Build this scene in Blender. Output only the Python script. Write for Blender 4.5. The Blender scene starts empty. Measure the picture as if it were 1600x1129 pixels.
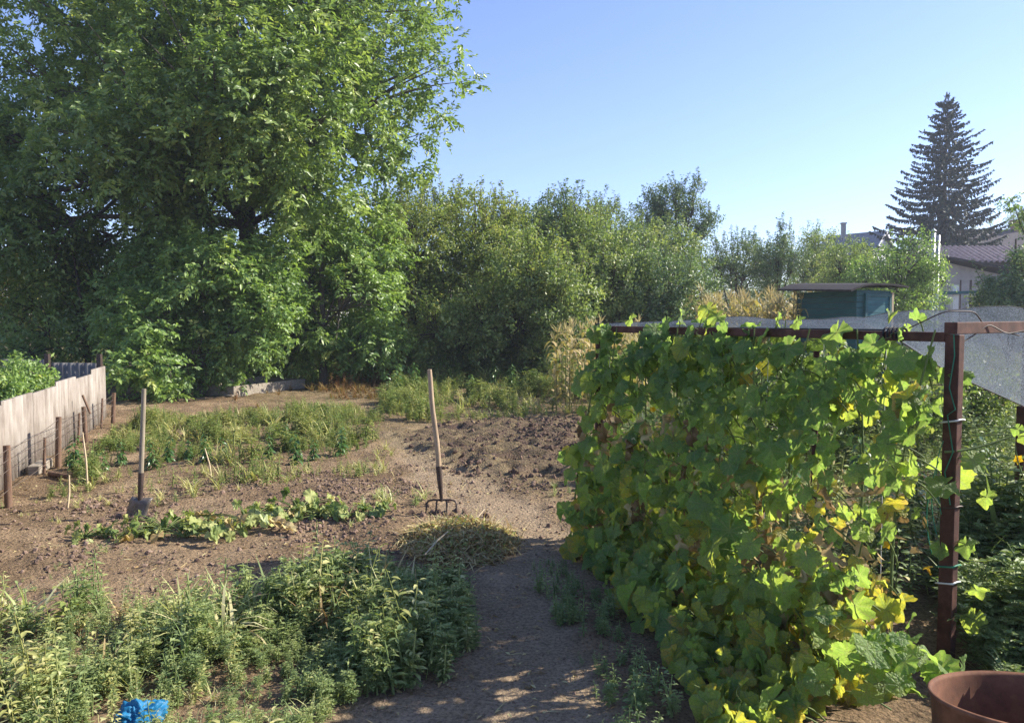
import bpy, math
import numpy as np
from mathutils import Vector

# ------------------------------------------------------------------ camera, world, sun, exposure
scene = bpy.context.scene
col = scene.collection
CAM_H = 1.65
FPX = 1200.0                      # focal length in pixels of the 1600 px wide photograph
PITCH = math.atan((564.5 - 505.0) / FPX)
SUN_EL, SUN_AZ = math.radians(32), math.radians(77)      # azimuth clockwise from +Y

cam_d = bpy.data.cameras.new('camera')
cam = bpy.data.objects.new('camera', cam_d)
col.objects.link(cam)
cam.location = (0, 0, CAM_H)
cam.rotation_euler = (math.pi / 2 - PITCH, 0, 0)
cam_d.sensor_width = 36.0
cam_d.lens = 36.0 * FPX / 1600.0
cam_d.clip_start = 0.05
cam_d.clip_end = 3000
scene.camera = cam

world = bpy.data.worlds.new('World')
scene.world = world
world.use_nodes = True
wn = world.node_tree
sky = wn.nodes.new('ShaderNodeTexSky')
sky.sky_type = 'NISHITA'
sky.sun_disc = False
sky.sun_elevation = SUN_EL
sky.sun_rotation = SUN_AZ
sky.altitude = 100
sky.air_density = 1.0
sky.dust_density = 0.4
sky.ozone_density = 4.0
tint = wn.nodes.new('ShaderNodeMix'); tint.data_type = 'RGBA'; tint.blend_type = 'MULTIPLY'
tint.inputs[0].default_value = 1.0; tint.inputs[7].default_value = (1.0, .905, 1.05, 1)
wn.links.new(sky.outputs[0], tint.inputs[6])
wn.links.new(tint.outputs[2], wn.nodes['Background'].inputs[0])
wn.nodes['Background'].inputs[1].default_value = 0.114

sun_d = bpy.data.lights.new('sun', 'SUN')
sun_d.energy = 5.0
sun_d.angle = math.radians(0.5)
sun_d.color = (1.0, 0.93, 0.82)
sun = bpy.data.objects.new('sun', sun_d)
col.objects.link(sun)
SUN_DIR = Vector((math.cos(SUN_EL) * math.sin(SUN_AZ), math.cos(SUN_EL) * math.cos(SUN_AZ), math.sin(SUN_EL)))
sun.rotation_euler = SUN_DIR.to_track_quat('Z', 'Y').to_euler()
sun.location = (30, 12, 20)

scene.view_settings.view_transform = 'Standard'
scene.view_settings.look = 'None'
scene.view_settings.gamma = 1.0
scene.view_settings.use_curve_mapping = False
scene.view_settings.exposure = 1.12
scene.render.engine = 'CYCLES'
scene.cycles.use_denoising = True
scene.cycles.denoising_prefilter = 'ACCURATE'
scene.cycles.max_bounces = 8
scene.cycles.diffuse_bounces = 4
scene.cycles.transmission_bounces = 4
scene.cycles.transparent_max_bounces = 10
scene.cycles.sample_clamp_indirect = 6.0

# ------------------------------------------------------------------ numpy helpers
def unit(a):
    a = np.asarray(a, float)
    return a / np.maximum(np.linalg.norm(a, axis=-1, keepdims=True), 1e-9)

def rdir(rng, n):
    return unit(rng.normal(size=(n, 3)))

def frames(D, N):
    X = unit(D)
    Y = unit(np.cross(N, X))
    Z = np.cross(X, Y)
    return np.stack([X, Y, Z], axis=2)

_tab = np.random.default_rng(99).random(65536)
def _h(i, j, k):
    return _tab[(i * 73856093 ^ j * 19349663 ^ k * 83492791) & 65535]

def vnoise(P, s=1.0, seed=0):
    """smooth value noise in 0..1 at the points P (n, 2 or 3)"""
    P = np.asarray(P, float) * s
    if P.shape[1] == 2:
        P = np.column_stack([P, np.zeros(len(P))])
    I = np.floor(P).astype(np.int64)
    f = P - I
    f = f * f * (3 - 2 * f)
    I = I + seed * 17
    out = 0
    for a in (0, 1):
        for b in (0, 1):
            for c in (0, 1):
                w = (f[:, 0] if a else 1 - f[:, 0]) * (f[:, 1] if b else 1 - f[:, 1]) * (f[:, 2] if c else 1 - f[:, 2])
                out = out + w * _h(I[:, 0] + a, I[:, 1] + b, I[:, 2] + c)
    return out

def sstep(a, b, x):
    t = np.clip((x - a) / (b - a), 0, 1)
    return t * t * (3 - 2 * t)

def at(px, py, Y):
    """the world point at depth Y seen at photograph pixel (px, py)"""
    u = (px - 800) / FPX
    v = (564.5 - py) / FPX
    d = np.array([u, math.cos(PITCH) + v * math.sin(PITCH), -math.sin(PITCH) + v * math.cos(PITCH)])
    return np.array([0, 0, CAM_H]) + d * (Y / d[1])

def gr(px, py, z=0.0):
    """ground point under photograph pixel (px, py)"""
    u = (px - 800) / FPX
    v = (564.5 - py) / FPX
    d = np.array([u, math.cos(PITCH) + v * math.sin(PITCH), -math.sin(PITCH) + v * math.cos(PITCH)])
    return np.array([0, 0, CAM_H]) + d * ((z - CAM_H) / d[2])

def inside(P, poly):
    x, y = P[:, 0], P[:, 1]
    poly = np.asarray(poly)[:, :2]
    r = np.zeros(len(P), bool)
    j = len(poly) - 1
    for i in range(len(poly)):
        xi, yi = poly[i]; xj, yj = poly[j]
        c = ((yi > y) != (yj > y)) & (x < (xj - xi) * (y - yi) / (yj - yi + 1e-12) + xi)
        r ^= c
        j = i
    return r

def pxpoly(pts):
    return np.array([gr(*p) for p in pts])

# ------------------------------------------------------------------ objects
ORIGIN = {}

class MB:
    """collects pieces of geometry and links them as ONE mesh object"""
    def __init__(self):
        self.V, self.L, self.S, self.A, self.n = [], [], [], [], 0
    def add(self, V, F, luv=None):
        V = np.asarray(V, float).reshape(-1, 3)
        F = np.asarray(F)
        self.V.append(V)
        self.L.append((F + self.n).ravel())
        self.S.append(np.full(len(F), F.shape[1]))
        if luv is None:
            luv = np.tile([0.5, 0, 0.5], (len(V), 1))
        self.A.append(np.asarray(luv, float))
        self.n += len(V)
        return self
    def poly(self, V, idx, luv=None):
        return self.add(V, np.array([idx]), luv)
    def merge(self, other):
        for V, L, S, A in zip(other.V, other.L, other.S, other.A):
            self.V.append(V); self.L.append(L + self.n * 0 + self._off(other)); self.S.append(S); self.A.append(A)
        self.n += other.n
        return self
    def _off(self, other):
        return self.n
    def arrays(self):
        return np.concatenate(self.V), np.concatenate(self.L), np.concatenate(self.S), np.concatenate(self.A)
    def build(self, name, mat, parent=None, smooth=True, bevel=0, origin=None):
        V, L, S, A = self.arrays()
        if parent is not None:
            origin = ORIGIN[parent.name]
        o = mesh_from(name, V - (0 if origin is None else np.asarray(origin, float)), L, S, A, mat, smooth)
        if parent is not None:
            o.parent = parent
        elif origin is not None:
            o.location = origin
        ORIGIN[o.name] = np.zeros(3) if origin is None else np.asarray(origin, float)
        if bevel:
            m = o.modifiers.new('bevel', 'BEVEL'); m.width = bevel; m.segments = 2; m.limit_method = 'ANGLE'
        return o

def mesh_from(name, V, L, S, A, mat, smooth):
    me = bpy.data.meshes.new(name)
    me.vertices.add(len(V)); me.vertices.foreach_set('co', np.ascontiguousarray(V, np.float32).ravel())
    me.loops.add(len(L)); me.loops.foreach_set('vertex_index', np.ascontiguousarray(L, np.int32))
    me.polygons.add(len(S))
    st = np.concatenate([[0], np.cumsum(S)[:-1]])
    me.polygons.foreach_set('loop_start', np.ascontiguousarray(st, np.int32))
    me.polygons.foreach_set('use_smooth', np.full(len(S), bool(smooth)))
    a = me.attributes.new('luv', 'FLOAT_VECTOR', 'POINT')
    a.data.foreach_set('vector', np.ascontiguousarray(A, np.float32).ravel())
    me.update(calc_edges=True)
    if mat:
        me.materials.append(mat)
    o = bpy.data.objects.new(name, me)
    col.objects.link(o)
    return o

def tag(o, label, cat, group=None, kind=None):
    if label: o['label'] = label
    if cat: o['category'] = cat
    if group: o['group'] = group
    if kind: o['kind'] = kind
    return o

def thing(name, label, cat, loc, group=None):
    o = bpy.data.objects.new(name, None)
    col.objects.link(o)
    o.empty_display_size = 0.2
    o.location = [float(c) for c in loc]
    ORIGIN[o.name] = np.asarray(loc, float)
    return tag(o, label, cat, group)

def copy_thing(root, loc, rz, sc, label, group):
    r = root.copy(); col.objects.link(r)
    r.location = [float(c) for c in loc]; r.rotation_euler = (0, 0, rz); r.scale = (sc, sc, sc)
    r['label'] = label
    if group: r['group'] = group
    for ch in list(root.children):
        c = ch.copy(); col.objects.link(c); c.parent = r
    return r

# ------------------------------------------------------------------ shapes
def tube(mb, P, R, n=6, tint=0.5, cap=True):
    P = np.asarray(P, float)
    R = np.broadcast_to(np.asarray(R, float), (len(P),))
    T = np.gradient(P, axis=0); T = unit(T)
    ref = np.array([0, 0, 1.0]) if abs(T[0][2]) < 0.9 else np.array([1.0, 0, 0])
    X = unit(np.cross(T[0], ref))
    ang = np.arange(n) * 2 * math.pi / n
    V, A = [], []
    for i in range(len(P)):
        X = unit(X - T[i] * np.dot(X, T[i]))
        Yv = np.cross(T[i], X)
        V.append(P[i] + R[i] * (np.cos(ang)[:, None] * X + np.sin(ang)[:, None] * Yv))
        A.append(np.column_stack([np.full(n, i / max(len(P) - 1, 1)), np.cos(ang), np.full(n, tint)]))
    V = np.concatenate(V); A = np.concatenate(A)
    k = np.arange(n); F = []
    for i in range(len(P) - 1):
        a = i * n + k; b = i * n + (k + 1) % n
        F.append(np.column_stack([a, b, b + n, a + n]))
    mb.add(V, np.concatenate(F), A)
    if cap and n > 2:
        mb.add(V[:n], [list(range(n))[::-1]], A[:n])
        mb.add(V[-n:], [list(range(n))], A[-n:])
    return mb

def bez(a, b, c, n):
    t = np.linspace(0, 1, n)[:, None]
    return (1 - t) ** 2 * a + 2 * t * (1 - t) * b + t * t * c

def box(mb, c, size, ax=(1, 0, 0), up=(0, 0, 1), tint=0.5):
    X = unit(np.asarray(ax, float)); Z = np.asarray(up, float); Z = unit(Z - X * np.dot(X, Z)); Y = np.cross(Z, X)
    h = np.asarray(size, float) / 2
    V = []
    for sx in (-1, 1):
        for sy in (-1, 1):
            for sz in (-1, 1):
                V.append(np.asarray(c, float) + sx * h[0] * X + sy * h[1] * Y + sz * h[2] * Z)
    F = [(0, 1, 3, 2), (4, 6, 7, 5), (0, 4, 5, 1), (2, 3, 7, 6), (0, 2, 6, 4), (1, 5, 7, 3)]
    mb.add(V, F, np.tile([0.5, 0, tint], (8, 1)))
    return mb

def beam(mb, a, b, w, h, up=(0, 0, 1), tint=0.5):
    a = np.asarray(a, float); b = np.asarray(b, float)
    return box(mb, (a + b) / 2, (np.linalg.norm(b - a), w, h), b - a, up, tint)

def prism(mb, poly2, o, ax, ay, az, depth, tint=0.5):
    """extrude a 2-D outline (in ax, ay) from o along az by depth"""
    p = np.asarray(poly2, float); n = len(p)
    ax, ay, az = (np.asarray(q, float) for q in (ax, ay, az))
    b = np.asarray(o, float) + p[:, :1] * ax + p[:, 1:] * ay
    V = np.concatenate([b, b + az * depth]); A = np.tile([0.5, 0, tint], (2 * n, 1))
    mb.add(V, [list(range(n))[::-1]], A); mb.n -= 2 * n; mb.V.pop(); mb.A.pop()
    mb.add(V, [list(range(n, 2 * n))], A); mb.n -= 2 * n; mb.V.pop(); mb.A.pop()
    k = np.arange(n)
    mb.add(V, np.column_stack([k, (k + 1) % n, (k + 1) % n + n, k + n]), A)
    return mb

def lathe(mb, prof, c, n=24, tint=0.5, rot=None):
    prof = np.asarray(prof, float); m = len(prof)
    a = np.arange(n) * 2 * math.pi / n
    V = np.concatenate([np.column_stack([r * np.cos(a), r * np.sin(a), np.full(n, z)]) for r, z in prof])
    if rot is not None: V = V @ np.asarray(rot).T
    k = np.arange(n)
    F = np.concatenate([np.column_stack([i * n + k, i * n + (k + 1) % n, (i + 1) * n + (k + 1) % n, (i + 1) * n + k]) for i in range(m - 1)])
    mb.add(V + np.asarray(c, float), F, np.tile([0.5, 0, tint], (len(V), 1)))
    return mb

# leaf templates: columns x (along), y (across), z (normal)
LEAF_SMALL = (np.array([[0, 0, 0], [.42, -.5, .10], [1, 0, -.10], [.42, .5, .10]]), np.array([[0, 1, 2], [0, 2, 3]]))
LEAF_MID = (np.array([[0, 0, 0], [.25, -.40, .10], [.62, -.40, .06], [1, 0, -.18], [.62, .40, .06], [.25, .40, .10], [.30, 0, 0.02], [.65, 0, -.02]]),
            np.array([[0, 1, 6, 6], [1, 2, 7, 6], [2, 3, 7, 7], [0, 6, 5, 5], [6, 7, 4, 5], [7, 3, 4, 4]]))
def blade(nseg, bend, wshape=None):
    V, F = [], []
    t = np.linspace(0, 1, nseg + 1)
    ang = bend * t ** 1.3
    dx = np.cos(ang); dz = -np.sin(ang)
    x = np.concatenate([[0], np.cumsum((dx[1:] + dx[:-1]) / 2)]) / nseg
    z = np.concatenate([[0], np.cumsum((dz[1:] + dz[:-1]) / 2)]) / nseg
    w = (np.minimum(1, .45 + 3 * t) * (1 - t ** 2.2)) * .5 + .01 if wshape is None else wshape(t)
    for i in range(nseg + 1):
        V += [[x[i], -w[i], z[i] + .12 * w[i]], [x[i], w[i], z[i] + .12 * w[i]]]
    for i in range(nseg):
        F.append([2 * i, 2 * i + 2, 2 * i + 3, 2 * i + 1])
    return np.array(V), np.array(F)
BLADES = [blade(4, b) for b in (.3, .8, 1.4)]

def put(mb, tpl, P, R, L, W, tint, zs=None):
    """replicate a template at P with frames R, length L, width W (across and normal) and tint"""
    TV, TF = tpl
    N, n = len(P), len(TV)
    if N == 0: return mb
    L = np.broadcast_to(np.asarray(L, float), (N,)); W = np.broadcast_to(np.asarray(W, float), (N,))
    zs = L if zs is None else np.broadcast_to(np.asarray(zs, float), (N,))
    tint = np.broadcast_to(np.asarray(tint, float), (N,))
    S = np.stack([L, W, zs], axis=1)
    loc = TV[None] * S[:, None, :]
    V = np.einsum('nij,nkj->nki', R, loc) + P[:, None, :]
    A = np.empty((N, n, 3)); A[:, :, 0] = TV[None, :, 0]; A[:, :, 1] = TV[None, :, 1]; A[:, :, 2] = tint[:, None]
    F = (TF[None] + (np.arange(N) * n)[:, None, None]).reshape(-1, TF.shape[1])
    deg = TF.shape[1] == 4 and (TF[:, 2] == TF[:, 3]).any()
    if deg:
        tri = (TF[:, 2] == TF[:, 3])
        Ft = (TF[tri][None, :, :3] + (np.arange(N) * n)[:, None, None]).reshape(-1, 3)
        Fq = (TF[~tri][None] + (np.arange(N) * n)[:, None, None]).reshape(-1, 4)
        mb.add(V.reshape(-1, 3), Fq, A.reshape(-1, 3))
        k = mb.n - N * n
        mb.L.append((Ft + k).ravel()); mb.S.append(np.full(len(Ft), 3))
        mb.V.append(np.zeros((0, 3))); mb.A.append(np.zeros((0, 3)))
    else:
        mb.add(V.reshape(-1, 3), F, A.reshape(-1, 3))
    return mb

def put_mesh(mb, src, P, rz, S, tint_shift, tilt=None):
    """replicate a whole collected plant (MB) at P with yaw rz, scale S"""
    V, L, Sz, A = src.arrays()
    N = len(P)
    c, s = np.cos(rz), np.sin(rz)
    X = V[None, :, 0] * S[:, None]; Y = V[None, :, 1] * S[:, None]; Z = V[None, :, 2] * S[:, None]
    if tilt is not None:
        X = X + Z * tilt[:, None, 0]; Y = Y + Z * tilt[:, None, 1]
        x2, y2 = X, Y
        W = np.stack([x2 * c[:, None] - y2 * s[:, None] + P[:, None, 0], x2 * s[:, None] + y2 * c[:, None] + P[:, None, 1], Z + P[:, None, 2]], axis=2)
    else:
        W = np.stack([X * c[:, None] - Y * s[:, None] + P[:, None, 0], X * s[:, None] + Y * c[:, None] + P[:, None, 1], Z + P[:, None, 2]], axis=2)
    AA = np.tile(A[None], (N, 1, 1)); AA[:, :, 2] += tint_shift[:, None]
    mb.V.append(W.reshape(-1, 3)); mb.A.append(AA.reshape(-1, 3))
    mb.L.append((L[None] + (np.arange(N) * len(V))[:, None]).ravel() + mb.n)
    mb.S.append(np.tile(Sz, N))
    mb.n += N * len(V)
    return mb

# ------------------------------------------------------------------ materials
class NT:
    def __init__(self, name):
        self.m = bpy.data.materials.new(name); self.m.use_nodes = True
        self.t = self.m.node_tree; self.t.nodes.clear()
        self.out = self.n('ShaderNodeOutputMaterial')
    def n(self, typ, **kw):
        d = self.t.nodes.new(typ)
        for k, v in kw.items():
            if k.startswith('i_'):
                key = k[2:]; d.inputs[int(key) if key.isdigit() else key.replace('_', ' ')].default_value = v
            else: setattr(d, k, v)
        return d
    def l(self, a, b): self.t.links.new(a, b)
    def noise(self, scale, detail=5, rough=.6, vec=None, dim='3D'):
        d = self.n('ShaderNodeTexNoise'); d.inputs['Scale'].default_value = scale
        d.inputs['Detail'].default_value = detail; d.inputs['Roughness'].default_value = rough
        if vec is not None: self.l(vec, d.inputs['Vector'])
        return d.outputs[0]
    def ramp(self, fac, stops):
        d = self.n('ShaderNodeValToRGB'); e = d.color_ramp.elements
        while len(e) < len(stops): e.new(0.5)
        for q, (p, c) in zip(e, stops):
            q.position = p; q.color = (*c, 1) if len(c) == 3 else c
        self.l(fac, d.inputs[0]); return d.outputs[0]
    def mix(self, fac, a, b, mode='MIX'):
        d = self.n('ShaderNodeMix', data_type='RGBA', blend_type=mode)
        for v, s in ((fac, d.inputs[0]), (a, d.inputs[6]), (b, d.inputs[7])):
            if hasattr(v, 'is_linked') or isinstance(v, bpy.types.NodeSocket): self.l(v, s)
            elif isinstance(v, (int, float)): s.default_value = v
            else: s.default_value = (*v, 1)
        return d.outputs[2]
    def math(self, op, a, b=None, c=None):
        d = self.n('ShaderNodeMath', operation=op)
        for v, s in zip((a, b, c), d.inputs):
            if v is None: continue
            if isinstance(v, bpy.types.NodeSocket): self.l(v, s)
            else: s.default_value = v
        return d.outputs[0]
    def pos(self): return self.n('ShaderNodeNewGeometry').outputs['Position']
    def obj(self): return self.n('ShaderNodeTexCoord').outputs['Object']
    def luv(self):
        a = self.n('ShaderNodeAttribute', attribute_name='luv'); s = self.n('ShaderNodeSeparateXYZ')
        self.l(a.outputs['Vector'], s.inputs[0]); return s.outputs
    def pbsdf(self, colr, rough=.8, spec=.3, metal=0, bump=None, bstr=.3, bdist=.02):
        p = self.n('ShaderNodeBsdfPrincipled')
        if isinstance(colr, bpy.types.NodeSocket): self.l(colr, p.inputs['Base Color'])
        else: p.inputs['Base Color'].default_value = (*colr, 1)
        if isinstance(rough, bpy.types.NodeSocket): self.l(rough, p.inputs['Roughness'])
        else: p.inputs['Roughness'].default_value = rough
        p.inputs['Specular IOR Level'].default_value = spec
        p.inputs['Metallic'].default_value = metal
        if bump is not None:
            b = self.n('ShaderNodeBump'); b.inputs['Strength'].default_value = bstr; b.inputs['Distance'].default_value = bdist
            self.l(bump, b.inputs['Height']); self.l(b.outputs[0], p.inputs['Normal'])
        return p
    def done(self, sh):
        self.l(sh.outputs[0], self.out.inputs[0]); return self.m

def leaf_mat(name, stops, trans=.35, rough=.5, spec=.35, tcol=(1.2, 1.25, .65), nscale=.6, vein=0.0):
    t = NT(name)
    u = t.luv()
    big = t.noise(nscale, 3, .6, t.pos())
    fac = t.math('ADD', u[2], t.math('MULTIPLY', t.math('SUBTRACT', big, .5), .45))
    c = t.ramp(fac, stops)
    if vein:
        v = t.math('ABSOLUTE', u[1])
        rib = t.math('LESS_THAN', v, .035)
        c = t.mix(t.math('MULTIPLY', rib, vein), c, (.25, .30, .10))
    p = t.pbsdf(c, rough, spec)
    tr = t.n('ShaderNodeBsdfTranslucent')
    t.l(t.mix(1.0, c, tcol, 'MULTIPLY'), tr.inputs[0])
    mx = t.n('ShaderNodeMixShader'); mx.inputs[0].default_value = trans
    t.l(p.outputs[0], mx.inputs[1]); t.l(tr.outputs[0], mx.inputs[2])
    return t.done(mx)

def rough_mat(name, stops, scale=8, rough=.85, spec=.25, metal=0, bump=.4, bdist=.01, stretch=None, detail=6):
    t = NT(name)
    v = t.obj()
    if stretch:
        mp = t.n('ShaderNodeMapping'); mp.inputs['Scale'].default_value = stretch; t.l(v, mp.inputs[0]); v = mp.outputs[0]
    n = t.noise(scale, detail, .65, v)
    return t.done(t.pbsdf(t.ramp(n, stops), rough, spec, metal, n, bump, bdist))

M = {}
M['walnut_leaf'] = leaf_mat('walnut_leaf', [(0, (0.071, 0.121, 0.038)), (.45, (0.181, 0.270, 0.078)), (.75, (0.329, 0.422, 0.129)), (1, (0.523, 0.537, 0.175))], .42, .42, .5)
M['shrub_leaf'] = leaf_mat('shrub_leaf', [(0, (0.079, 0.134, 0.040)), (.45, (0.204, 0.314, 0.088)), (.75, (0.325, 0.439, 0.129)), (1, (0.540, 0.567, 0.193))], .42, .42, .5)
M['plum_leaf'] = leaf_mat('plum_leaf', [(0, (0.086, 0.126, 0.047)), (.45, (0.195, 0.272, 0.090)), (.75, (0.330, 0.378, 0.122)), (1, (0.524, 0.516, 0.183))], .42, .45, .5)
M['plum_yellow'] = leaf_mat('plum_yellow', [(0, (0.090, 0.130, 0.040)), (.45, (0.210, 0.275, 0.081)), (.75, (0.342, 0.377, 0.116)), (1, (0.513, 0.506, 0.173))], .42, .45, .5)
M['grey_leaf'] = leaf_mat('grey_leaf', [(0, (0.059, 0.105, 0.049)), (.45, (0.137, 0.215, 0.088)), (.75, (0.234, 0.301, 0.122)), (1, (0.411, 0.411, 0.172))], .28, .45, .5)
M['autumn_leaf'] = leaf_mat('autumn_leaf', [(0, (.05, .07, .015)), (.45, (.14, .15, .03)), (.75, (.24, .20, .05)), (1, (.30, .20, .06))], .4)
M['spruce_needle'] = leaf_mat('spruce_needle', [(0, (.012, .024, .018)), (.5, (.022, .042, .030)), (1, (.040, .062, .038))], .08, .6, .2)
M['weed_leaf'] = leaf_mat('weed_leaf', [(0, (0.094, 0.139, 0.052)), (.4, (0.198, 0.269, 0.100)), (.7, (0.351, 0.400, 0.154)), (.88, (0.540, 0.528, 0.221)), (1, (0.540, 0.528, 0.291))], .34, .5, .35, nscale=1.6)
M['weed_yellow'] = leaf_mat('weed_yellow', [(0, (0.096, 0.155, 0.042)), (.4, (0.208, 0.272, 0.078)), (.7, (0.371, 0.372, 0.127)), (1, (0.558, 0.516, 0.240))], .34, .55, .3, nscale=1.2)
M['pepper_leaf'] = leaf_mat('pepper_leaf', [(0, (0.030, 0.070, 0.020)), (.5, (0.074, 0.152, 0.039)), (.8, (0.143, 0.216, 0.064)), (1, (0.299, 0.259, 0.095))], .3, .35, .6)
M['squash_leaf'] = leaf_mat('squash_leaf', [(0, (0.082, 0.136, 0.037)), (.45, (0.194, 0.259, 0.074)), (.75, (0.418, 0.427, 0.151)), (.92, (0.516, 0.570, 0.286)), (1, (0.453, 0.323, 0.139))], .3, .6, .3)
M['dry_leaf'] = leaf_mat('dry_leaf', [(0, (0.129, 0.079, 0.043)), (.4, (0.287, 0.201, 0.093)), (.7, (0.475, 0.359, 0.172)), (1, (0.600, 0.546, 0.287))], .25, .8, .1, (1.1, 1.0, .7))
M['corn_leaf'] = leaf_mat('corn_leaf', [(0, (0.060, 0.108, 0.024)), (.35, (0.144, 0.192, 0.054)), (.65, (0.384, 0.324, 0.120)), (1, (0.576, 0.432, 0.228))], .35, .55, .3, nscale=1.0)
M['red_weed'] = leaf_mat('red_weed', [(0, (.10, .06, .03)), (.4, (.22, .11, .05)), (.8, (.30, .20, .08)), (1, (.28, .26, .08))], .3, .7, .2)

def vine_leaf_mat():
    t = NT('cucumber_leaf')
    u = t.luv()
    x, y, tint = u[0], u[1], u[2]
    ang = t.math('ARCTAN2', y, x)
    r = t.math('SQRT', t.math('ADD', t.math('MULTIPLY', x, x), t.math('MULTIPLY', y, y)))
    # five main veins running out from the stalk: distance to the nearest vein angle (every 0.72 rad)
    k = t.math('DIVIDE', ang, .72)
    d = t.math('ABSOLUTE', t.math('SUBTRACT', k, t.math('ROUND', k)))
    d = t.math('MULTIPLY', t.math('MULTIPLY', d, .72), r)
    main = t.math('SUBTRACT', 1.0, t.math('MULTIPLY', d, 34.0)); main = t.math('MAXIMUM', main, 0.0)
    vo = t.n('ShaderNodeTexVoronoi', feature='DISTANCE_TO_EDGE'); vo.inputs['Scale'].default_value = 60
    t.l(t.obj(), vo.inputs['Vector'])
    n2 = t.noise(9, 4, .6, t.obj())
    n3 = t.noise(60, 3, .6, t.obj())
    # margins yellow first
    edge = t.math('MULTIPLY', t.math('SUBTRACT', r, .5), .30)
    fac = t.math('ADD', t.math('ADD', tint, t.math('ADD', t.math('MULTIPLY', t.math('SUBTRACT', n2, .5), .44), t.math('MULTIPLY', t.math('SUBTRACT', n3, .5), .22))), t.math('MULTIPLY', edge, tint))
    c = t.ramp(fac, [(0, (.095, .170, .062)), (.30, (.165, .265, .080)), (.48, (.235, .335, .085)), (.62, (.32, .365, .08)), (.76, (.42, .36, .06)), (.87, (.38, .26, .11)), (1, (.22, .13, .066))])
    c = t.mix(t.math('MULTIPLY', main, .6), c, (.30, .36, .15))
    c = t.mix(t.math('MULTIPLY', t.math('LESS_THAN', vo.outputs['Distance'], .06), .35), c, (.075, .13, .045))
    hgt = t.math('ADD', t.math('MULTIPLY', vo.outputs['Distance'], 1.2), t.math('MULTIPLY', main, -.25))
    p = t.pbsdf(c, .55, .35, 0, hgt, 1.0, .009)
    tr = t.n('ShaderNodeBsdfTranslucent')
    tc = t.mix(1.0, c, (1.85, 1.82, .95), 'MULTIPLY')
    t.l(t.mix(t.math('MULTIPLY', main, .5), tc, (.30, .36, .10)), tr.inputs[0])
    mx = t.n('ShaderNodeMixShader'); mx.inputs[0].default_value = .56
    t.l(p.outputs[0], mx.inputs[1]); t.l(tr.outputs[0], mx.inputs[2])
    return t.done(mx)
M['cucumber_leaf'] = vine_leaf_mat()

def flat_mat(name, c, rough=.6, spec=.3, trans=0):
    t = NT(name)
    n = t.noise(30, 4, .6, t.obj())
    cc = t.mix(t.math('MULTIPLY', n, .35), c, tuple(q * .55 for q in c))
    p = t.pbsdf(cc, rough, spec)
    if not trans: return t.done(p)
    tr = t.n('ShaderNodeBsdfTranslucent'); t.l(cc, tr.inputs[0])
    mx = t.n('ShaderNodeMixShader'); mx.inputs[0].default_value = trans
    t.l(p.outputs[0], mx.inputs[1]); t.l(tr.outputs[0], mx.inputs[2]); return t.done(mx)
M['stem_green'] = flat_mat('stem_green', (.16, .21, .06), .6, .3, .2)
M['petal'] = flat_mat('petal', (.85, .55, .02), .5, .3, .45)
M['twine_green'] = flat_mat('twine_green', (.03, .22, .12), .6)
M['twine_white'] = flat_mat('twine_white', (.7, .7, .66), .6)
M['wire'] = flat_mat('wire', (.12, .09, .07), .6)
M['blue_plastic'] = flat_mat('blue_plastic', (.012, .15, .30), .55, .3)
M['black_rubber'] = flat_mat('black_rubber', (.02, .02, .022), .7)
M['glass_dark'] = flat_mat('glass_dark', (.03, .035, .045), .15, .6)
M['bark'] = rough_mat('bark', [(.25, (.05, .04, .032)), (.55, (.13, .11, .09)), (.8, (.24, .21, .18))], 9, .9, .2, 0, .8, .03, (1, 1, .25))
M['bark_dark'] = rough_mat('bark_dark', [(.25, (.035, .028, .022)), (.6, (.09, .07, .055)), (.85, (.16, .13, .11))], 12, .9, .2, 0, .7, .02, (1, 1, .3))
M['rust'] = rough_mat('rust', [(.25, (.035, .018, .014)), (.5, (.085, .036, .024)), (.75, (.16, .075, .050))], 14, .75, .35, .25, .35, .004)
M['rust_barrel'] = rough_mat('rust_barrel', [(.28, (.055, .024, .015)), (.48, (.15, .065, .034)), (.68, (.28, .135, .070))], 5, .8, .25, .1, .6, .006, None, 9)
M['grey_wood'] = rough_mat('grey_wood', [(.2, (.10, .085, .065)), (.5, (.25, .215, .17)), (.8, (.40, .36, .30))], 7, .85, .2, 0, .5, .006, (.3, 4, 4))
M['post_wood'] = rough_mat('post_wood', [(.2, (.06, .035, .022)), (.5, (.14, .085, .055)), (.8, (.24, .16, .11))], 10, .85, .2, 0, .5, .006, (3, 3, .4))
M['handle_wood'] = rough_mat('handle_wood', [(.2, (.17, .115, .07)), (.5, (.36, .26, .165)), (.8, (.50, .38, .26))], 12, .65, .3, 0, .2, .002, (5, 5, .5))
M['handle_grey'] = rough_mat('handle_grey', [(.2, (.12, .10, .07)), (.5, (.24, .20, .14)), (.8, (.36, .31, .23))], 12, .7, .3, 0, .2, .002, (5, 5, .5))
M['iron'] = rough_mat('iron', [(.2, (.035, .025, .022)), (.6, (.085, .06, .05)), (.9, (.15, .11, .09))], 18, .55, .4, .5, .2, .002)
M['blade_steel'] = rough_mat('blade_steel', [(.2, (.06, .048, .04)), (.5, (.13, .115, .10)), (.8, (.26, .25, .24))], 14, .5, .4, .4, .2, .002)
M['slate_white'] = rough_mat('slate_white', [(.28, (.10, .078, .058)), (.45, (.225, .190, .155)), (.65, (.335, .300, .257))], 4, .85, .2, 0, .4, .006, (1.6, 1.6, .35), 9)
M['slate_grey'] = rough_mat('slate_grey', [(.2, (.075, .072, .066)), (.5, (.155, .147, .137)), (.8, (.22, .21, .195))], 5, .85, .2, 0, .3, .004)
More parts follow.
